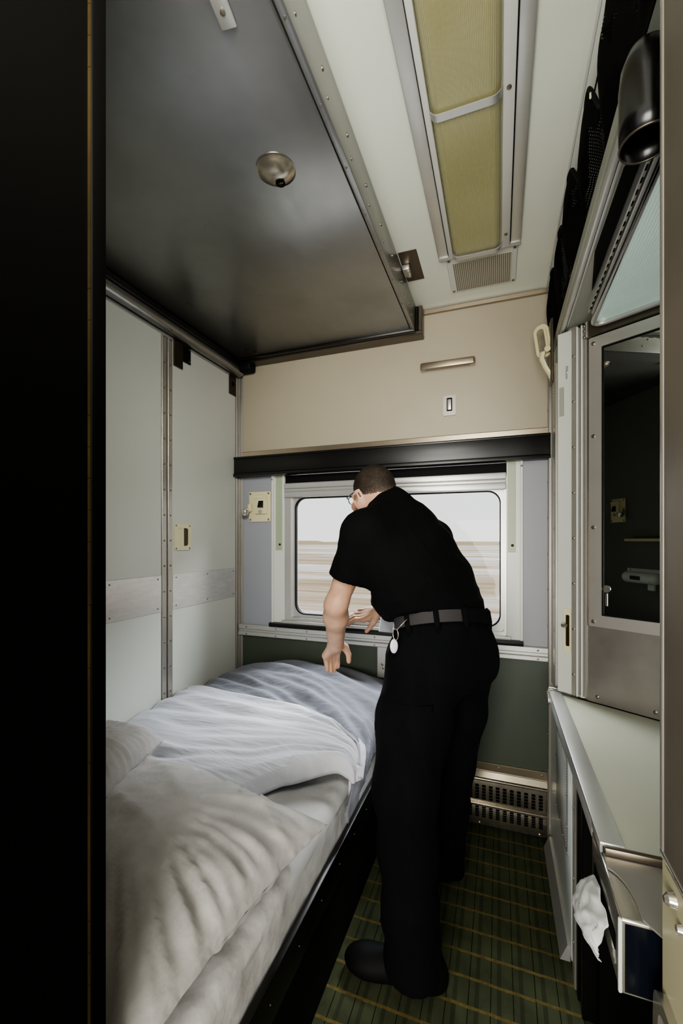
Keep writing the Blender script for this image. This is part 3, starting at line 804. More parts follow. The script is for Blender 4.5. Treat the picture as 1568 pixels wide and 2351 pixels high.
# curved black hood on the right jamb
t_ = thing('lamp_hood', 'glossy black curved hood with open bottom fixed high beside the right jamb', 'lamp hood')
b = NB(); cxh, cyh = .213, .776
prof = [(.037, 1.866), (.0375, 1.90), (.0375, 1.955), (.0345, 1.985), (.026, 2.008), (.012, 2.02), (.0, 2.022)]
def hr(r, z): return [b.verts.new((cxh+r*math.cos(2*PI*i/36), cyh+r*math.sin(2*PI*i/36), z)) for i in range(36)]
RR = [hr(r, z) for r, z in prof[:-1]]
for A, B in zip(RR, RR[1:]):
    for i in range(36): b.faces.new((A[i], A[(i+1) % 36], B[(i+1) % 36], B[i]))
b.faces.new(RR[-1]); bmesh.ops.recalc_face_normals(b, faces=b.faces)
o = link('shell', b, 'black_gloss', t_, True); sm = o.modifiers.new('thick', 'SOLIDIFY'); sm.thickness = .0025
b = NB(); tube(b, [(cxh+.0365*math.cos(2*PI*i/36), cyh+.0365*math.sin(2*PI*i/36), 1.866) for i in range(36)], .0018, 8, closed=True); link('rim', b, 'steel_dark', t_, True)
b = NB(); box(b, .22, .25, .698, .748, 1.90, 1.96, .003, 1); link('mount', b, 'black_paint', t_)

# chrome items on the right jamb
t_ = thing('jamb_pull', 'polished flush pull low on the right door jamb', 'door pull')
b = NB()
ol = [(.700, .655), (.60, .650), (.56, .58), (.60, .50), (.68, .52), (.705, .58)]
def smoothpoly(p, n=6):
    out = []; m = len(p)
    for i in range(m):
        a, c, d = Vector(p[i-1]), Vector(p[i]), Vector(p[(i+1) % m]); s = c.lerp(a, .35); e = c.lerp(d, .35)
        for k in range(n+1):
            u = k/n; out.append(tuple(s.lerp(c, u).lerp(c.lerp(e, u), u)))
    return out
op = smoothpoly(ol); cpt = Vector((.635, .585)); ip = [tuple(cpt+(Vector(q)-cpt)*.72) for q in op]
ring(b, op, ip, lambda y, z, d: Vector((.2095-.010+d, y, z)), .010); link('rim', b, 'chrome', t_, True, 50)
b = NB(); prism(b, [(.2093, y, z) for y, z in ip], (-.002, 0, 0)); link('cup', b, 'brass', t_)
t_ = thing('jamb_catch', 'small polished catch button on the right door jamb ledge', 'catch')
b = NB(); cyl(b, (.2095, .655, .800), (-1, 0, 0), .010, .008, 16, .008); cyl(b, (.2015, .655, .800), (-1, 0, 0), .008, .004, 16, .004); link('button', b, 'chrome', t_, True, 40)
b = NB(); cyl(b, (.2095, .632, .782), (-1, 0, 0), .007, .006, 14, .005); link('stud', b, 'chrome', t_, True, 40)

# things on the entry partition seen in the mirror
latch_plate(-1.09, .398, 1.46, -1, 'ivory latch plate with switch on the dark entry wall, seen in mirror', 'plastic_cream')
t_ = thing('wall_sconce', 'white pill-shaped berth lamp on the dark entry wall, seen in mirror', 'lamp', (-.86, .398, 1.02), PI)
b = NB(); box(b, -.15, .15, -.006, 0, -.02, .055, .003, 1); screw(b, (.12, -.006, .045), (0, -1, 0), .005, 1); link('back_plate', b, ['white_plastic', 'screw'], t_, True, 35)
b = NB(); tube(b, [(-.105, -.035, .0), (.105, -.035, .0)], .036, 20); g = bmesh.ops.create_uvsphere(b, u_segments=20, v_segments=12, radius=.036, matrix=Matrix.Translation((-.105, -.035, 0))); bmesh.ops.create_uvsphere(b, u_segments=20, v_segments=12, radius=.036, matrix=Matrix.Translation((.105, -.035, 0))); link('shade', b, 'white_plastic', t_, True, 50)
b = NB(); box(b, -.03, .05, -.0735, -.066, -.012, .012, .002, 1); link('shade_window', b, 'bronze_dark', t_)
b = NB(); box(b, -.08, -.03, -.02, 0, -.075, -.03, .004, 1); link('switch', b, 'white_plastic', t_)
t_ = thing('narrow_shelf', 'thin cream ledge on the dark entry wall, seen in mirror', 'shelf', (-.80, .398, 1.262), PI)
b = NB(); box(b, -.16, .16, -.07, 0, -.012, .006, .003, 1); link('ledge', b, 'plastic_cream', t_, True, 40)
b = NB(); box(b, -.16, .16, -.006, 0, .006, .022, .001, 1); link('back_strip', b, 'steel_dark', t_)

# ------------------------------------------------------------------ bed
BX = -.445
t_ = thing('lower_berth', 'black framed lower bed built along the left wall', 'bed')
b = NB(); box(b, XL+.004, BX+.008, .405, 1.985, .335, .368, .004, 2); link('platform', b, 'black_paint', t_, True, 40)
b = NB(); box(b, BX+.006, BX+.024, .405, 1.985, .30, .388, .004, 2)
for k in range(12): screw(b, (BX+.024, .48+k*.13, .345), (1, 0, 0), .0022, 1)
link('side_rail', b, ['black_paint', 'screw'], t_, True, 40)
b = NB(); box(b, BX-.03, BX-.012, .405, 1.985, .0, .335); link('front_panel', b, 'near_black', t_)

MT = .49
def wr(x, y, s=1.0):
    return s*(.006*nz(x*5, y*8, 1)+.004*nz(x*13, y*17, 2)+.0025*nz(x*28, y*31, 3))
b = NB()
profx = []
x0 = XL+.008
for i in range(41): profx.append((x0+(BX-.035-x0)*i/40, MT))
for i in range(1, 11):
    a = PI/2*i/10; profx.append((BX-.035+.035*math.sin(a), MT-.035+.035*math.cos(a)))
for i in range(1, 9): profx.append((BX+.001, MT-.035-(MT-.035-.37)*i/8))
def matf(u, v):
    x, z = profx[min(len(profx)-1, int(round(u*(len(profx)-1))))]
    y = .408+1.575*v
    e = nz(x*6+z*4, y*10, 4)*.004+wr(x+z, y, .8)
    side = 1 if z < MT-.03 else 0
    return (x+(e*.8 if side else 0), y, z+(0 if side else e)-(.02*max(0, abs(v-.5)-.47)/.03))
grid(b, len(profx)-1, 160, matf)
o = link('mattress', b, 'sheet', None, True); tag(o, 'mattress under a creased white fitted sheet on the lower bed', 'mattress')
b2 = NB(); b2.from_mesh(o.data)
r = [e for e in b2.edges if e.is_boundary]; g = bmesh.ops.extrude_edge_only(b2, edges=r); vs = [v for v in g['geom'] if isinstance(v, bmesh.types.BMVert)]
for v in vs: v.co.z = .369
b2.to_mesh(o.data); b2.free()
for p in o.data.polygons: p.use_smooth = True

def curve(pts, x):
    if x <= pts[0][0]: return pts[0][1]
    for (a, ya), (c, yc) in zip(pts, pts[1:]):
        if x <= c:
            t = (x-a)/(c-a); t = t*t*(3-2*t)*.5+t*.5; return ya+(yc-ya)*t
    return pts[-1][1]
UP = [(-1.33, 1.60), (-1.0, 1.555), (-.74, 1.53), (-.587, 1.47), (-.45, 1.37), (-.38, 1.27)]
LO = [(-1.33, .90), (-.99, .935), (-.742, 1.03), (-.604, 1.135), (-.47, 1.24), (-.38, 1.25)]
def bedz(x, top, edge):
    """x is arc length from the wall; returns world x and z over the mattress side"""
    xe = BX-.03
    if x <= xe: return x, top
    s = x-xe; R = .05
    if s < R*PI/2: return xe+R*math.sin(s/R), top-R+R*math.cos(s/R)
    return xe+R+.002, top-R-(s-R*PI/2)



def folds(K, x, v, skew=0.0):
    h = 0
    for k, (vk, a, wd) in enumerate(K):
        c = vk+skew*(x+.9)+.075*nz(x*2.1+k*3.7, k*1.3)+.02*nz(x*6, k*2.9)
        am = 1.5*a*(.6+.8*nz(x*2.3+k*5.1, 4.2+k))
        d = (v-c)/wd
        h += am*(math.exp(-d*d) if d > 0 else math.exp(-d*d*.35))
    return h
GK = [(.10, .026, .04), (.22, .034, .05), (.33, .020, .03), (.43, .040, .055), (.54, .022, .03), (.64, .036, .055), (.75, .024, .035), (.86, .028, .05), (.97, .018, .035), (1.08, .022, .05)]
def grey_h(x, y, v):
    k = min(1, max(0, (1.0-v)/.25))
    return (folds(GK, x, v, -.62)+.004*nz(x*9, y*14, 2))*(.15+.85*k)
b = NB()
def greyf(u, v):
    x = XL+.008+(BX+.085-XL)*u
    ylo = curve(UP, min(x, -.38))-.10; y = ylo+(1.972-ylo)*v
    top = MT+.075+.065*math.sin(PI*min(1, max(0, (x+1.33)/.95)))*min(1, max(0, (y-1.35)/.55))*.9
    top -= .035*max(0, 1-v/.28)
    top += .028*min(1, v*2)*min(1, (x+1.36)/.2)
    top -= .055*max(0, (v-.95)/.05)**2
    top -= .03*max(0, (XL+.10-x)/.10)**2
    X, Z = bedz(x, top, 0)
    h = grey_h(x, y, v)
    n_ = 1 if X < BX else .35
    return (X+(.4*h if n_ < 1 else 0), y+.006*nz(x*7, y*7), Z+h*n_-.01)
grid(b, 120, 100, greyf); o = link('grey_blanket', b, 'duvet_grey', None, True)
sm = o.modifiers.new('thick', 'SOLIDIFY'); sm.thickness = .012; sm.offset = -1
tag(o, 'crumpled blue-grey blanket tucked at the window end of the bed', 'blanket')

WK = [(.10, .014, .045), (.22, .022, .05), (.33, .016, .03), (.43, .026, .055), (.53, .014, .03), (.62, .024, .05), (.71, .014, .025), (.79, .020, .04), (.87, .016, .03), (.93, .012, .025)]
def white_h(x, y, v):
    k = min(1, v/.07)*min(1, (1-v)/.04)
    return (folds(WK, x, v, .06)+.004*nz(x*7, y*16, 2))*k*min(1, max(.08, (-.36-x)/.22))
b = NB()
def whitef(u, v):
    x = XL+.006+(BX+.066-XL)*u
    xe = min(x, -.38)
    ylo, yup = curve(LO, xe), curve(UP, xe)
    y = ylo+(yup-ylo)*v
    base = MT+.030+.045*min(1, max(0, (y-1.0)/.5))
    fold = .030*math.sin(PI*min(1, v*4))**.7*(1 if v < .25 else 0) if v < .25 else 0
    edge = -.035*max(0, (.05-v)/.05)**1.5
    edge2 = .016*math.exp(-((v-.985)/.02)**2)-.02*max(0, (v-.985)/.015)
    top = base+.028+fold*.6+edge+edge2
    top -= .02*max(0, (XL+.12-x)/.12)**2
    top -= .034*min(1, max(0, (-.60-x)/.12))*max(0, 1-v/.30)
    X, Z = bedz(x, top, 0)
    h = white_h(x, y, v)*(1 if x > -.6 else min(1, .15+v*3.4))
    side = X > BX
    # the hanging end gathers into a rounded lobe
    sag = .03*math.sin(PI*v) if side else 0
    return (X+(.2*h+.006 if side else 0), y, max(.40, Z+h*(1 if not side else .2)-sag*.2))
grid(b, 150, 120, whitef); o = link('white_duvet', b, 'duvet_white', None, True)
sm = o.modifiers.new('thick', 'SOLIDIFY'); sm.thickness = .02; sm.offset = -1
tag(o, 'rumpled white duvet folded back across the middle of the bed', 'duvet')

def pillow(name, label, W, H, T, mtx, seed, hem=None, flat=.0):
    b = NB(); NU, NV = 84, 72
    def surf(sgn):
        def f(u, v):
            a, c = 2*u-1, 2*v-1
            # pulled-in sides between pointed corners
            px = a*W/2*(1-.07*(1-abs(a)**3)*0-.055*(1-c*c)*abs(a)**2)
            py = c*H/2*(1-.055*(1-a*a)*abs(c)**2)
            t = (max(0, 1-abs(a)**2.4)**.62)*(max(0, 1-abs(c)**2.4)**.62)
            z = T/2*t*sgn*(1 if sgn > 0 else .55)
            e = 1-t
            r_ = math.atan2(c, a)
            wv = .010*t**.35*e*(nz(math.cos(r_)*5+seed, math.sin(r_)*5, 1.5))*1.6
            wv += .006*t**.5*ridge(nz(a*1.5+c*2.2+seed, (a-c)*4.5, 8.0)*1.4)+.002*nz(a*14, c*14, seed)
            wv += .014*math.sin(PI*min(1, t))*ridge(nz(math.cos(r_)*7+seed, math.sin(r_)*7, 3.0)*1.7)
            wv += .010*t**.6*ridge(nz((a*.5+c)*2.2+seed, (a-c*.4)*1.1, 6.0)*1.9)
            return mtx @ Vector((px, py, z+sgn*wv))
        return f
    A = grid(b, NU, NV, surf(1)); B = grid(b, NU, NV, surf(-1))
    bmesh.ops.remove_doubles(b, verts=b.verts, dist=.0004)
    bmesh.ops.recalc_face_normals(b, faces=b.faces)
    o = link(name, b, 'pillowcase', None, True)
    return tag(o, label, 'pillow', 'pillows on the lower bed')
mx = Matrix.Translation((-.815, .745, .553)) @ Matrix.Rotation(math.radians(-6), 4, 'Z')
pillow('pillow', 'large creased white pillow lying flat nearest the doorway', .78, .56, .22, mx, 3.0)
mx = Matrix.Translation((-1.075, .775, .675)) @ Matrix.Rotation(math.radians(22), 4, 'Z') @ Matrix.Rotation(math.radians(3), 4, 'Y') @ Matrix.Rotation(math.radians(-4), 4, 'X')
pillow('pillow', 'second smaller white pillow lying on the large one by the left wall', .42, .40, .16, mx, 9.0)

# ------------------------------------------------------------------ person (distance-field surfaces)
TH = math.radians(20.2)
R_ = np.array((math.cos(TH), math.sin(TH), 0)); A_ = np.array((-math.sin(TH), math.cos(TH), 0)); U_ = np.array((0, 0, 1.0))
def nrm(v): v = np.array(v, float); return v/np.linalg.norm(v)

class SDF:
    def __init__(s, lo, hi, h):
        s.h = h; s.lo = np.array(lo, np.float32)
        s.n = np.ceil((np.array(hi)-np.array(lo))/h).astype(int)+1
        s.D = np.full(tuple(s.n), 9.0, np.float32)
        s.ax = [s.lo[i]+h*np.arange(s.n[i], dtype=np.float32) for i in range(3)]
    def sub(s, lo, hi):
        a = np.clip(np.floor((np.array(lo)-s.lo)/s.h).astype(int), 0, s.n); b = np.clip(np.ceil((np.array(hi)-s.lo)/s.h).astype(int)+1, 0, s.n)
        sl = tuple(slice(a[i], b[i]) for i in range(3))
        X, Y, Z = np.meshgrid(*(s.ax[i][sl[i]] for i in range(3)), indexing='ij', sparse=True)
        return sl, X, Y, Z
    def add(s, sl, d, k=.02, op='u'):
        o = s.D[sl]
        if op == 'u':
            if k <= 0: s.D[sl] = np.minimum(o, d)
            else:
                h = np.clip(.5+.5*(o-d)/k, 0, 1); s.D[sl] = o*(1-h)+d*h-k*h*(1-h)
        elif op == 's':
            d = -d; h = np.clip(.5-.5*(o-d)/k, 0, 1); s.D[sl] = o*(1-h)+d*h+k*h*(1-h)
    def cone(s, a, b, ra, rb, k=.02, op='u', fl=None):
        a, b = np.array(a, float), np.array(b, float); m = max(ra, rb)+k*2+.03
        sl, X, Y, Z = s.sub(np.minimum(a, b)-m, np.maximum(a, b)+m)
        ba = b-a; L = max(1e-9, ba@ba)
        x, y, z = X-a[0], Y-a[1], Z-a[2]
        h = np.clip((x*ba[0]+y*ba[1]+z*ba[2])/L, 0, 1)
        d = np.sqrt((x-ba[0]*h)**2+(y-ba[1]*h)**2+(z-ba[2]*h)**2)-(ra+(rb-ra)*h)
        s.add(sl, d, k, op)
    def ell(s, c, axes, r, k=.02, op='u'):
        c = np.array(c, float); m = max(r)+2*k+.03
        sl, X, Y, Z = s.sub(c-m, c+m); x, y, z = X-c[0], Y-c[1], Z-c[2]
        q = [x*a[0]+y*a[1]+z*a[2] for a in axes]
        k0 = np.sqrt(sum((q[i]/r[i])**2 for i in range(3)))+1e-6; k1 = np.sqrt(sum((q[i]/r[i]**2)**2 for i in range(3)))+1e-6
        s.add(sl, k0*(k0-1)/k1, k, op)
    def econe(s, a, b, la, lb, wa, wb, k=.03):
        """elliptical limb: la/lb lateral axes, wa/wb = (half width, half depth)"""
        n = 7
        a, b = np.array(a, float), np.array(b, float); ax = nrm(b-a); step = np.linalg.norm(b-a)/n
        for i in range(n+1):
            t = i/n; l = np.array(la)*(1-t)+np.array(lb)*t; l = nrm(l-ax*(l@ax)); f = np.cross(ax, l)
            w = np.array(wa)*(1-t)+np.array(wb)*t
            s.ell(a+(b-a)*t, (l, f, ax), (w[0], w[1], max(step*1.6, .5*min(w))), k if i == 0 else .02)
    def plane(s, p, n):
        """keep the side the normal points away from"""
        X, Y, Z = np.meshgrid(*s.ax, indexing='ij', sparse=True)
        d = (X-p[0])*n[0]+(Y-p[1])*n[1]+(Z-p[2])*n[2]
        s.D = np.maximum(s.D, d.astype(np.float32))
    def mesh(s):
        D = s.D; I = D < 0
        nx, ny, nz_ = D.shape
        cnt = np.zeros((nx-1, ny-1, nz_-1), np.uint8)
        cs = [(i, j, k) for i in (0, 1) for j in (0, 1) for k in (0, 1)]
        for i, j, k in cs: cnt += I[i:nx-1+i, j:ny-1+j, k:nz_-1+k]
        act = np.argwhere((cnt > 0) & (cnt < 8)); idx = np.full(cnt.shape, -1, np.int32)
        idx[act[:, 0], act[:, 1], act[:, 2]] = np.arange(len(act))
        P = np.zeros((len(act), 3)); W = np.zeros(len(act))
        val = {c: D[act[:, 0]+c[0], act[:, 1]+c[1], act[:, 2]+c[2]] for c in cs}
        for c in cs:
            for a in range(3):
                if c[a] == 0:
                    d = list(c); d[a] = 1; d = tuple(d); v0, v1 = val[c], val[d]
                    x = (v0 < 0) != (v1 < 0); t = np.where(x, v0/np.where(x, v0-v1, 1), 0)
                    p = np.array(c, float)[None].repeat(len(act), 0); p[:, a] += t
                    P += p*x[:, None]; W += x
        V = s.lo+(act+P/W[:, None])*s.h
        F = []
        for a in range(3):
            u, w = (a+1) % 3, (a+2) % 3
            s0 = [slice(None)]*3; s1 = [slice(None)]*3; s0[a] = slice(0, -1); s1[a] = slice(1, None)
            A0, A1 = I[tuple(s0)], I[tuple(s1)]
            e = np.argwhere(A0 != A1); e = e[(e[:, u] > 0) & (e[:, w] > 0) & (e[:, u] < D.shape[u]-1) & (e[:, w] < D.shape[w]-1)]
            fl = A0[e[:, 0], e[:, 1], e[:, 2]]
            q = []
            for du, dw in ((0, 0), (-1, 0), (-1, -1), (0, -1)):
                c = e.copy(); c[:, u] += du; c[:, w] += dw; q.append(idx[c[:, 0], c[:, 1], c[:, 2]])
            q = np.stack(q, 1); q[~fl] = q[~fl][:, ::-1]; F.append(q)
        return V, np.concatenate(F)

def sdf_obj(name, s, m, parent, disp=None, smooth=2):
    V, Fc = s.mesh()
    me = bpy.data.meshes.new(name); me.from_pydata([tuple(v) for v in V], [], [tuple(int(i) for i in f) for f in Fc]); me.update()
    bm = bmesh.new(); bm.from_mesh(me)
    for _ in range(smooth): bmesh.ops.smooth_vert(bm, verts=bm.verts, factor=.5, use_axis_x=True, use_axis_y=True, use_axis_z=True)
    bm.normal_update()
    if disp:
        for v in bm.verts: v.co += v.normal*disp(v.co)
    bm.to_mesh(me); bm.free()
    o = bpy.data.objects.new(name, me); C.objects.link(o); me.materials.append(M[m])
    for p in me.polygons: p.use_smooth = True
    if parent: o.parent = parent
    return o

# joints (metres, room coordinates)
def pt(x, y, z): return np.array((x, y, z))
PELV = pt(-.172, 1.462, .890); WAIST = pt(-.177, 1.448, .986); MID = pt(-.2406, 1.458, 1.096); CHEST = pt(-.296, 1.479, 1.205); UPPER = pt(-.353, 1.511, 1.312); C7 = pt(-.362, 1.528, 1.39)
HEAD = pt(-.440, 1.543, 1.428)
LSH = pt(-.416, 1.334, 1.284); LEL = pt(-.512, 1.338, 1.04); LWR = pt(-.573, 1.494, .87)
RSH = pt(-.246, 1.70, 1.262); REL = pt(-.329, 1.861, 1.078); RWR = pt(-.505, 1.903, .938)
LHIP = pt(-.238, 1.383, .86); LKN = pt(-.265, 1.277, .509); LAN = pt(-.23, 1.2, .10)
RHIP = pt(-.115, 1.562, .85); RKN = pt(-.165, 1.592, .46); RAN = pt(-.195, 1.62, .10)
WN = nrm(U_-.06*R_+.36*A_); latH = nrm(.78*R_+.62*A_); latC = nrm(.87*R_+.50*A_+.06*U_)
hf_ = nrm(-.44*R_-.10*U_+.84*A_); hs_ = nrm(np.cross(hf_, U_)); hu_ = nrm(np.cross(hs_, hf_))
# tilt the head a little toward its left shoulder
ang = math.radians(8); hs_, hu_ = hs_*math.cos(ang)+hu_*math.sin(ang), hu_*math.cos(ang)-hs_*math.sin(ang)
def hd(s, f, u): return HEAD+hs_*s+hf_*f+hu_*u
HA = (hs_, hf_, hu_)

person = thing('person', 'person in black polo shirt and trousers leaning over the bed beside the window', 'person', (-.17, 1.42, 0))
def pchild(o):
    o.parent = person; o.matrix_parent_inverse = Matrix.Translation((.17, -1.42, 0)); return o

def head_prims(S, g=0.0):
    S.ell(hd(0, -.012, .022), HA, (.0690+g, .092+g, .084+g), .01)
    S.ell(hd(0, .038, -.040), HA, (.058+g, .056+g, .076+g), .03)

S = SDF((-.72, 1.08, .02), (.06, 2.04, 1.60), .0036)
head_prims(S)
S.cone(hd(-.040, .012, -.075), hd(0, .078, -.104), .024, .020, .02); S.cone(hd(.040, .012, -.075), hd(0, .078, -.104), .024, .020, .02)
S.cone(hd(-.034, .088, .012), hd(.034, .088, .012), .010, .010, .014)
for q in (-1, 1):
    S.ell(hd(q*.030, .098, -.006), HA, (.015, .010, .010), .012, 's')
    S.cone(hd(q*.045, .072, -.028), hd(q*.035, .082, -.036), .015, .013, .018)
S.cone(hd(0, .094, .004), hd(0, .113, -.032), .008, .012, .010)
for q in (-1, 1): S.cone(hd(q*.011, .098, -.036), hd(q*.011, .100, -.036), .0075, .0075, .008)
S.cone(hd(-.018, .090, -.064), hd(.018, .090, -.064), .0065, .0065, .006); S.cone(hd(-.016, .089, -.073), hd(.016, .089, -.073), .0068, .0068, .005)
for q in (-1, 1):
    S.ell(hd(q*.075, -.008, -.012), (nrm(hs_*q-hf_*.55), nrm(hf_+hs_*q*.55), hu_), (.0085, .023, .037), .004)
    S.ell(hd(q*.081, -.002, -.006), HA, (.006, .010, .018), .006, 's')
    S.ell(hd(q*.069, .002, -.036), HA, (.008, .009, .011), .006)
S.cone(hd(0, -.028, -.040), C7-U_*.03+A_*.01, .056, .066, .035); S.cone(hd(0, .0, -.06), UPPER+A_*.03, .046, .06, .03)
# trunk and legs inside the clothes
S.econe(UPPER, CHEST, latC, latC, (.135, .085), (.16, .105), .05); S.econe(CHEST, WAIST, latC, latH, (.16, .105), (.128, .098), .05); S.econe(WAIST, PELV-U_*.03, latH, latH, (.128, .098), (.138, .10), .05)
for SH, EL, WR, q in ((LSH, LEL, LWR, -1), (RSH, REL, RWR, 1)):
    S.cone(UPPER+latC*q*.06, SH, .07, .058, .05); S.cone(SH, EL, .055, .034, .03)
    mid = EL+(WR-EL)*.28; S.cone(EL, mid, .033, .0385, .035); S.cone(mid, WR, .0395, .0305, .03)
for HP, KN, AN in ((LHIP, LKN, LAN), (RHIP, RKN, RAN)):
    S.cone(HP, KN, .082, .055, .05); cf = KN+(AN-KN)*.3; S.cone(KN, cf, .055, .055, .03); S.cone(cf, AN, .053, .038, .03)

def hand(W, h, l, side, kn, curls, thumb, fr=1.0):
    """W wrist, h wrist-to-knuckle direction, l little-to-index direction"""
    h, l = nrm(h), nrm(l); n = nrm(np.cross(h, l))*side
    S.cone(W, W+h*.03, .0265, .024, .012)
    for off, kl, lens, cu in zip((-.0285, -.0095, .0095, .0285), kn, ((.034, .021, .018), (.041, .026, .020), (.044, .028, .021), (.040, .025, .020)), curls):
        K = W+h*kl+l*off
        S.cone(W+h*.018+l*off*.55, K, .0160, .0140, .010)
        p = K; d = h
        for i, (L, r0, r1) in enumerate(zip(lens, (.0108, .0100, .0092), (.0102, .0093, .0078))):
            d = nrm(cu[i]); q = p+d*L*fr; S.cone(p, q, r0, r1, .003 if i else .006); p = q
    p = W+h*.022+l*.020; r = .0185
    for i, (d, L) in enumerate(thumb):
        q = p+nrm(d)*L; S.cone(p, q, r, max(.0095, r-.004), .008 if i == 0 else .004); p = q; r = max(.0108, r-.004)

def cam(r, u, a): return r*R_+u*U_+a*A_
hL = cam(-.20, -.62, .76); lL = cam(.88, .30, .38)
cL = [(cam(.10-.05*i, -.80, .42), cam(.12-.03*i, -.95, -.10+.05*i), cam(.16-.03*i, -.70, -.65)) for i in range(4)]
hand(LWR, hL, lL, 1, (.078, .086, .090, .086), cL, [(cam(.70, -.50, .45), .032), (cam(.40, -.88, .25), .032), (cam(.04, -.97, .05), .027)], .88)
hR = cam(-.86, -.34, .36); lR = cam(-.16, -.62, -.77)
cR = [(cam(-.93, -.12+.02*i, .26), cam(-.86, -.45, .20), cam(-.62, -.76, .12)) for i in range(4)]
hand(RWR, hR, lR, 1, (.078, .086, .090, .086), cR, [(cam(-.35, -.75, -.40), .034), (cam(-.55, -.78, -.05), .032), (cam(-.62, -.75, .05), .026)])
body = pchild(sdf_obj('body', S, 'skin', None, None, 2))

fade_hair(HEAD, hu_)
# hair: thin close-cropped shell above the hairline
S = SDF(HEAD-.16, HEAD+.16, .003)
head_prims(S, .0022)
X, Y, Z = np.meshgrid(*S.ax, indexing='ij', sparse=True)
x, y, z = X-HEAD[0], Y-HEAD[1], Z-HEAD[2]
hs = x*hs_[0]+y*hs_[1]+z*hs_[2]; hfv = x*hf_[0]+y*hf_[1]+z*hf_[2]; hu = x*hu_[0]+y*hu_[1]+z*hu_[2]
# hairline: low at the nape, over the ears, high at the forehead
line = np.where(hfv < -.045, -.052, np.where(hfv < -.020, -.052+(hfv+.045)*2.3, np.where(hfv < .03, .0055, .0055+(hfv-.03)*.8)))
S.D = np.maximum(S.D, ((line-hu)*.8).astype(np.float32)); S.D = (S.D+np.clip((line+.028-hu)*.11, 0, .0026)).astype(np.float32)
hair = pchild(sdf_obj('hair', S, 'hair', None, lambda c: .0016*nz(c.x*160, c.y*160, c.z*160), 1))
# stubble on the jaw
S = SDF(HEAD-.16, HEAD+.16, .003)
S.ell(hd(0, .038, -.040), HA, (.0595, .0575, .0775), .03); S.cone(hd(-.040, .012, -.075), hd(0, .078, -.104), .0255, .0215, .02); S.cone(hd(.040, .012, -.075), hd(0, .078, -.104), .0255, .0215, .02)
S.D = np.maximum(S.D, np.maximum((hu+.036+.25*np.maximum(0, hfv-.05)), (.008-hfv)).astype(np.float32))
pchild(sdf_obj('beard', S, 'beard', None, lambda c: .0008*nz(c.x*220, c.y*220, c.z*220), 1))
for q in (-1, 1):
    b = NB(); bmesh.ops.create_uvsphere(b, u_segments=16, v_segments=10, radius=.0115, matrix=Matrix.Translation(Vector(hd(q*.030, .083, -.006)))); pchild(link('eye', b, 'eye', None, True))
# spectacles
b = NB()
for q in (-1, 1):
    tube(b, [Vector(hd(q*.031+.022*math.cos(a), .112-.012*abs(math.cos(a))*(1 if q*math.cos(a) > 0 else 0), .000+.015*math.sin(a))) for a in (2*PI*i/28 for i in range(28))], .0016, 6, closed=True)
    tube(b, [Vector(hd(q*.052, .100, .006)), Vector(hd(q*.066, .088, .010)), Vector(hd(q*.074, .04, .014)), Vector(hd(q*.076, .0, .018)), Vector(hd(q*.075, -.018, .010)), Vector(hd(q*.074, -.026, -.006))], .0022, 6)
tube(b, [Vector(hd(-.009, .113, .006)), Vector(hd(0, .116, .008)), Vector(hd(.009, .113, .006))], .0016, 6)
pchild(link('eyeglasses', b, 'glasses', None, True))

# shirt
S = SDF((-.66, 1.16, .92), (.10, 2.0, 1.50), .0055)
S.econe(UPPER+U_*.005, CHEST, latC, latC, (.140, .098), (.172, .125), .05); S.econe(CHEST, MID, latC, nrm(latC+latH), (.172, .125), (.176, .135), .05)
S.econe(MID, WAIST-U_*.012, nrm(latC+latH), latH, (.176, .135), (.165, .138), .05)
S.cone(UPPER+latC*-.05+U_*.0, LSH, .078, .061, .06); S.cone(UPPER+latC*.05, RSH, .078, .066, .06)
S.cone(C7-U_*.045+A_*.01, C7-U_*.005-R_*.012, .088, .072, .05)
for SH, EL in ((LSH, LEL), (RSH, REL)):
    end = SH+(EL-SH)*.64; S.cone(SH, end, .062, .0585, .04)
    S.cone(SH*.9+MID*.1, MID+latC*(.085 if EL is REL else -.075), .06, .085, .06)
    d = nrm(EL-SH); X, Y, Z = np.meshgrid(*S.ax, indexing='ij', sparse=True)
    pl_ = (X-end[0])*d[0]+(Y-end[1])*d[1]+(Z-end[2])*d[2]
    rad = np.sqrt((X-end[0])**2+(Y-end[1])**2+(Z-end[2])**2)
    S.D = np.where(rad < .11, np.maximum(S.D, pl_), S.D).astype(np.float32)
S.plane(WAIST+WN*.014, -WN)
def shirt_w(c):
    f = .0045*ridge(nz(c.x*7+c.z*5, c.y*7, c.z*16)*1.5)*max(0, min(1, (1.19-c.z)/.12))
    return f+.0022*nz(c.x*14, c.y*14, c.z*14)+.002*ridge(nz(c.x*22+c.z*12, c.y*20, c.z*8)*1.4)
shirt = pchild(sdf_obj('polo_shirt', S, 'shirt', None, shirt_w, 2))
# stand-up collar
S = SDF(C7-.16, C7+.14, .004)
top = hd(0, -.035, -.052); S.cone(C7-U_*.05+A_*.005, top, .080, .069, .0)
ax = nrm(top-(C7-U_*.05)); pc = top-ax*.004
# open toward the throat: lower at the front
S.plane(pc, nrm(ax+hf_*.55))
pchild(sdf_obj('collar', S, 'shirt', None, None, 1))

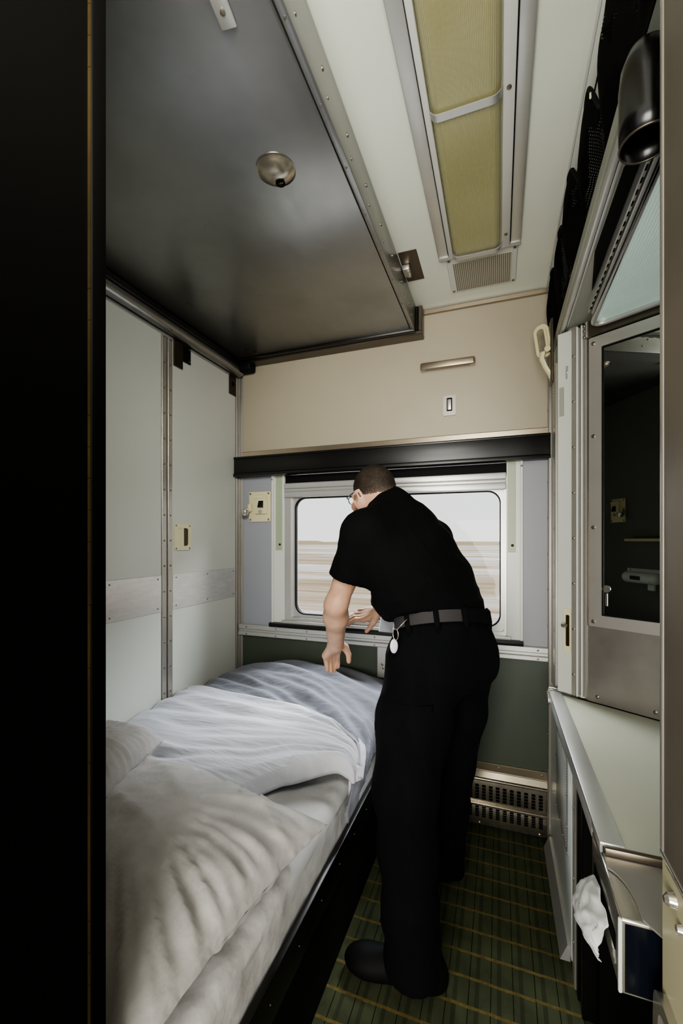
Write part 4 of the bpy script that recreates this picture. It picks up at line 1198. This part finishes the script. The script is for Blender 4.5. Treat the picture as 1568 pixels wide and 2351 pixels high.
# trousers
S = SDF((-.46, 1.02, .02), (.12, 1.86, 1.06), .0065)
S.econe(WAIST+WN*.03, PELV, latH, latH, (.160, .130), (.178, .142), .05)
S.ell(PELV-U_*.045, (latH, nrm(np.cross(U_, latH)), U_), (.178, .142, .10), .04)
fH = nrm(np.cross(U_, latH))
for q in (-1, 1): S.ell(PELV+latH*q*.075-fH*.055-U_*.03, (latH, fH, U_), (.086, .084, .10), .04)
def leg(P, k0):
    for (a, ra), (c, rc) in zip(P, P[1:]): S.cone(a, c, ra, rc, k0)
leg([(LHIP, .112), (LHIP*.55+LKN*.45, .110), (LKN, .096), (LKN*.6+LAN*.4, .084), (LKN*.25+LAN*.75, .074), (LAN-U_*.03, .082)], .04)
leg([(RHIP, .108), (RHIP*.5+RKN*.5, .098), (RKN, .086), (RKN*.5+RAN*.5, .078), (RAN-U_*.03, .076)], .03)
S.plane(WAIST+WN*.020, WN)
S.plane(pt(0, 0, .045), -U_)
def tr_w(c):
    kz = max(0, min(1, (.55-c.z)/.4))
    f = .007*ridge(nz(c.x*6, c.y*6, c.z*13)*1.4)*kz
    f += .006*ridge(nz(c.x*11+c.z*3, c.y*11, c.z*3.5)*1.4)*max(0, min(1, (c.z-.45)/.2))
    return f+.003*nz(c.x*9, c.y*9, c.z*9)-.004
tro = pchild(sdf_obj('trousers', S, 'trousers', None, tr_w, 2))
# belt and loops follow the waist ellipse
wn = WN; w1 = nrm(latH-wn*(latH@wn)); w2 = nrm(np.cross(wn, w1))
def wa(a, r=0, dz=0): return WAIST+w1*(.1645+r)*math.cos(a)+w2*(.1345+r)*math.sin(a)+wn*dz
b = NB(); n = 72; L = []
for r, dz in ((.004, -.018), (.008, -.018), (.008, .018), (.004, .018)): L.append([b.verts.new(wa(2*PI*i/n, r, dz-.004)) for i in range(n)])
for q in range(4):
    A, B = L[q], L[(q+1) % 4]
    for i in range(n): b.faces.new((A[i], A[(i+1) % n], B[(i+1) % n], B[i]))
bmesh.ops.recalc_face_normals(b, faces=b.faces); pchild(link('belt', b, 'belt', None, True, 40))
for a in (-175, -140, -108, -66, -30, 5):
    a = math.radians(a); b = NB()
    tube(b, [Vector(wa(a, .006, .026)), Vector(wa(a, .013, .016)), Vector(wa(a, .013, -.018)), Vector(wa(a, .007, -.045))], .008, 8, flat=.35); pchild(link('belt_loop', b, 'trousers', None, True))
# dark back yoke of the waistband
b = NB(); 
def yk(u, v): return Vector(wa(math.radians(-112+52*u), .0105, -.026+.046*v))
grid(b, 16, 3, yk); o = pchild(link('waistband', b, 'trousers', None, True)); sm = o.modifiers.new('t', 'SOLIDIFY'); sm.thickness = .002
# strap tail on the right hip
e = PELV+latH*.165+U_*.01
b = NB(); tube(b, [Vector(e-latH*.02), Vector(e+latH*.03+U_*.008), Vector(e+latH*.055+U_*.014), Vector(e+latH*.07+U_*.008)], [.006, .007, .014, .012], 8, flat=.5); pchild(link('hip_strap', b, 'rubber', None, True))
# cargo pocket flap on the near thigh
c0 = LHIP*.72+LKN*.28; nl = nrm(-A_*.85-R_*.45)
b = NB(); ld = nrm(np.cross(U_, nl))
def fl(u, v): return Vector(c0+ (ld*math.sin((u-.5)*1.5)+nl*math.cos((u-.5)*1.5))*.116+U_*(-.02+.035*v))
grid(b, 14, 4, fl); o = pchild(link('pocket_flap', b, 'trousers', None, True)); sm = o.modifiers.new('t', 'SOLIDIFY'); sm.thickness = .003

def shoe(heel, toe):
    heel, toe = np.array(heel, float), np.array(toe, float); d = nrm(toe-heel); sd = np.cross(U_, d)
    lo = np.minimum(heel, toe)-.09; hi = np.maximum(heel, toe)+.09; lo[2] = -.03; hi[2] = .20
    def fill(S, g):
        S.ell(heel+d*.035+U_*.045, (d, sd, U_), (.048+g, .038+g, .055+g), .01)
        S.ell(heel+d*.11+U_*.04, (d, sd, U_), (.09+g, .040+g, .050+g), .03)
        S.ell(toe-d*.085+U_*.034, (d, sd, U_), (.078+g, .050+g, .042+g), .03)
    S = SDF(lo, hi, .0045); fill(S, 0); S.cone(heel+d*.06+U_*.06, heel+d*.05+U_*.135, .045, .044, .03); S.plane(pt(0, 0, .018), -U_)
    o = pchild(sdf_obj('shoe', S, 'shoe', None, None, 2))
    S = SDF(lo, hi, .0045); fill(S, .006); S.plane(pt(0, 0, .028), U_); S.plane(pt(0, 0, .001), -U_)
    q = sdf_obj('sole', S, 'sole', None, None, 0); q.parent = o; q.matrix_parent_inverse = o.matrix_parent_inverse.copy() if False else Matrix.Translation((.17, -1.42, 0))
    b = NB()
    for k in range(4):
        c = heel+d*(.125+.022*k)+U_*(.094-.007*k); tube(b, [Vector(c-sd*.022-U_*.006), Vector(c+U_*.003), Vector(c+sd*.022-U_*.006)], .0025, 6)
    q = link('laces', b, 'rubber', None, True); q.parent = o; q.matrix_parent_inverse = Matrix.Translation((.17, -1.42, 0))
shoe((-.142, 1.212, 0), (-.435, 1.190, 0)); shoe((-.130, 1.628, 0), (-.420, 1.655, 0))

# things hanging from the person
c0 = Vector((-.293, 1.270, .985))
t_ = thing('key_tag', 'white oval key tag hanging from the belt', 'key tag', c0)
b = NB(); tube(b, [(.009*math.cos(a), -.004*math.cos(a), -.012+.017*math.sin(a)) for a in (2*PI*i/20 for i in range(20))], .0014, 6, closed=True); link('ring', b, 'chrome', t_, True)
b = NB(); rot = Matrix.Rotation(TH+.2, 4, 'Z'); mm = Matrix.Translation((-.005, .0, -.048)) @ rot @ Matrix.Diagonal((.0125, .004, .022, 1)); bmesh.ops.create_uvsphere(b, u_segments=20, v_segments=12, radius=1, matrix=mm); link('tag', b, 'tag_white', t_, True)
b = NB(); tube(b, [(.004, 0, .002), (.02, .004, .02), (.032, .012, .034)], .0018, 6); link('clip', b, 'chrome', t_, True)
t_ = thing('badge_holder', 'clear badge sleeve with white card hanging before the person', 'badge', (-.345, 1.40, 1.035))
rt = Matrix.Rotation(math.radians(62), 4, 'Z') @ Matrix.Rotation(math.radians(12), 4, 'Y')
b = NB(); box(b, -.034, .034, -.001, .001, -.085, .0, .002, 1, mat=rt); link('sleeve', b, 'card', t_)
b = NB(); box(b, -.03, .03, -.0022, .0022, -.026, -.006, .0005, 1, mat=rt); link('card_strip', b, 'pale_green', t_)
b = NB(); tube(b, [(0, 0, 0), (.01, .0, .05), (.03, .01, .12)], .0025, 6); link('lanyard', b, 'rubber', t_, True)

# ------------------------------------------------------------------ camera
cd = bpy.data.cameras.new('camera'); cam_o = bpy.data.objects.new('camera', cd); C.objects.link(cam_o)
cam_o.location = (0, 0, 1.258); cam_o.rotation_euler = (PI/2, 0, math.radians(20.2))
cd.sensor_fit = 'HORIZONTAL'; cd.sensor_width = 36; cd.lens = 36*982/1568
cd.shift_y = (1240-1175.5)/1568*1.0
cd.clip_start = .02; cd.clip_end = 2000
bpy.context.scene.camera = cam_o

# ------------------------------------------------------------------ light
wd = bpy.data.worlds.new('sky'); bpy.context.scene.world = wd; wd.use_nodes = True
nt = wd.node_tree; bg = nt.nodes['Background']
tc = nt.nodes.new('ShaderNodeTexCoord'); sx = nt.nodes.new('ShaderNodeSeparateXYZ'); nt.links.new(tc.outputs['Generated'], sx.inputs[0])
cr = nt.nodes.new('ShaderNodeValToRGB'); nt.links.new(sx.outputs[2], cr.inputs[0])
e = cr.color_ramp.elements; e[0].position = .0; e[0].color = (.86, .84, .83, 1); e[1].position = .35; e[1].color = (.78, .80, .86, 1)
nt.links.new(cr.outputs[0], bg.inputs[0]); bg.inputs[1].default_value = 1.7

def area(name, loc, target, sx_, sy_, power, col, spread=180):
    l = bpy.data.lights.new(name, 'AREA'); l.shape = 'RECTANGLE'; l.size = sx_; l.size_y = sy_; l.energy = power; l.color = col; l.spread = math.radians(spread)
    o = bpy.data.objects.new(name, l); C.objects.link(o); o.location = loc
    o.rotation_euler = (Vector(target)-Vector(loc)).to_track_quat('-Z', 'Y').to_euler(); return o
area('window_daylight', (-.5, 3.0, 2.75), (-.5, 1.3, .6), 2.8, 1.3, 620, (.93, .96, 1.0))
area('corridor_lamp', (-.1, -1.2, 1.05), (-.25, 1.3, 2.2), 1.2, 1.0, 75, (1.0, .95, .87))
area('doorway_fill', (-.12, .0, 2.0), (-1.333, 1.5, 1.55), .45, .45, 10, (1.0, .98, .92), 95)  # fill light added near the camera to brighten the left wall
p = bpy.data.lights.new('window_portal', 'AREA'); p.shape = 'RECTANGLE'; p.size = 1.05; p.size_y = .66; p.cycles.is_portal = True
po = bpy.data.objects.new('window_portal', p); C.objects.link(po); po.location = (-.495, 2.12, 1.175); po.rotation_euler = (-PI/2, 0, 0)
sc = bpy.context.scene
sc.view_settings.view_transform = 'AgX'; sc.view_settings.look = 'AgX - Medium High Contrast'; sc.view_settings.exposure = 0.1
try:
    sc.cycles.use_denoising = True; sc.cycles.adaptive_threshold = .015; sc.cycles.max_bounces = 6; sc.cycles.diffuse_bounces = 4; sc.cycles.glossy_bounces = 4
    sc.cycles.transparent_max_bounces = 12; sc.cycles.sample_clamp_indirect = 4.0; sc.cycles.caustics_reflective = False; sc.cycles.caustics_refractive = False
except Exception: pass
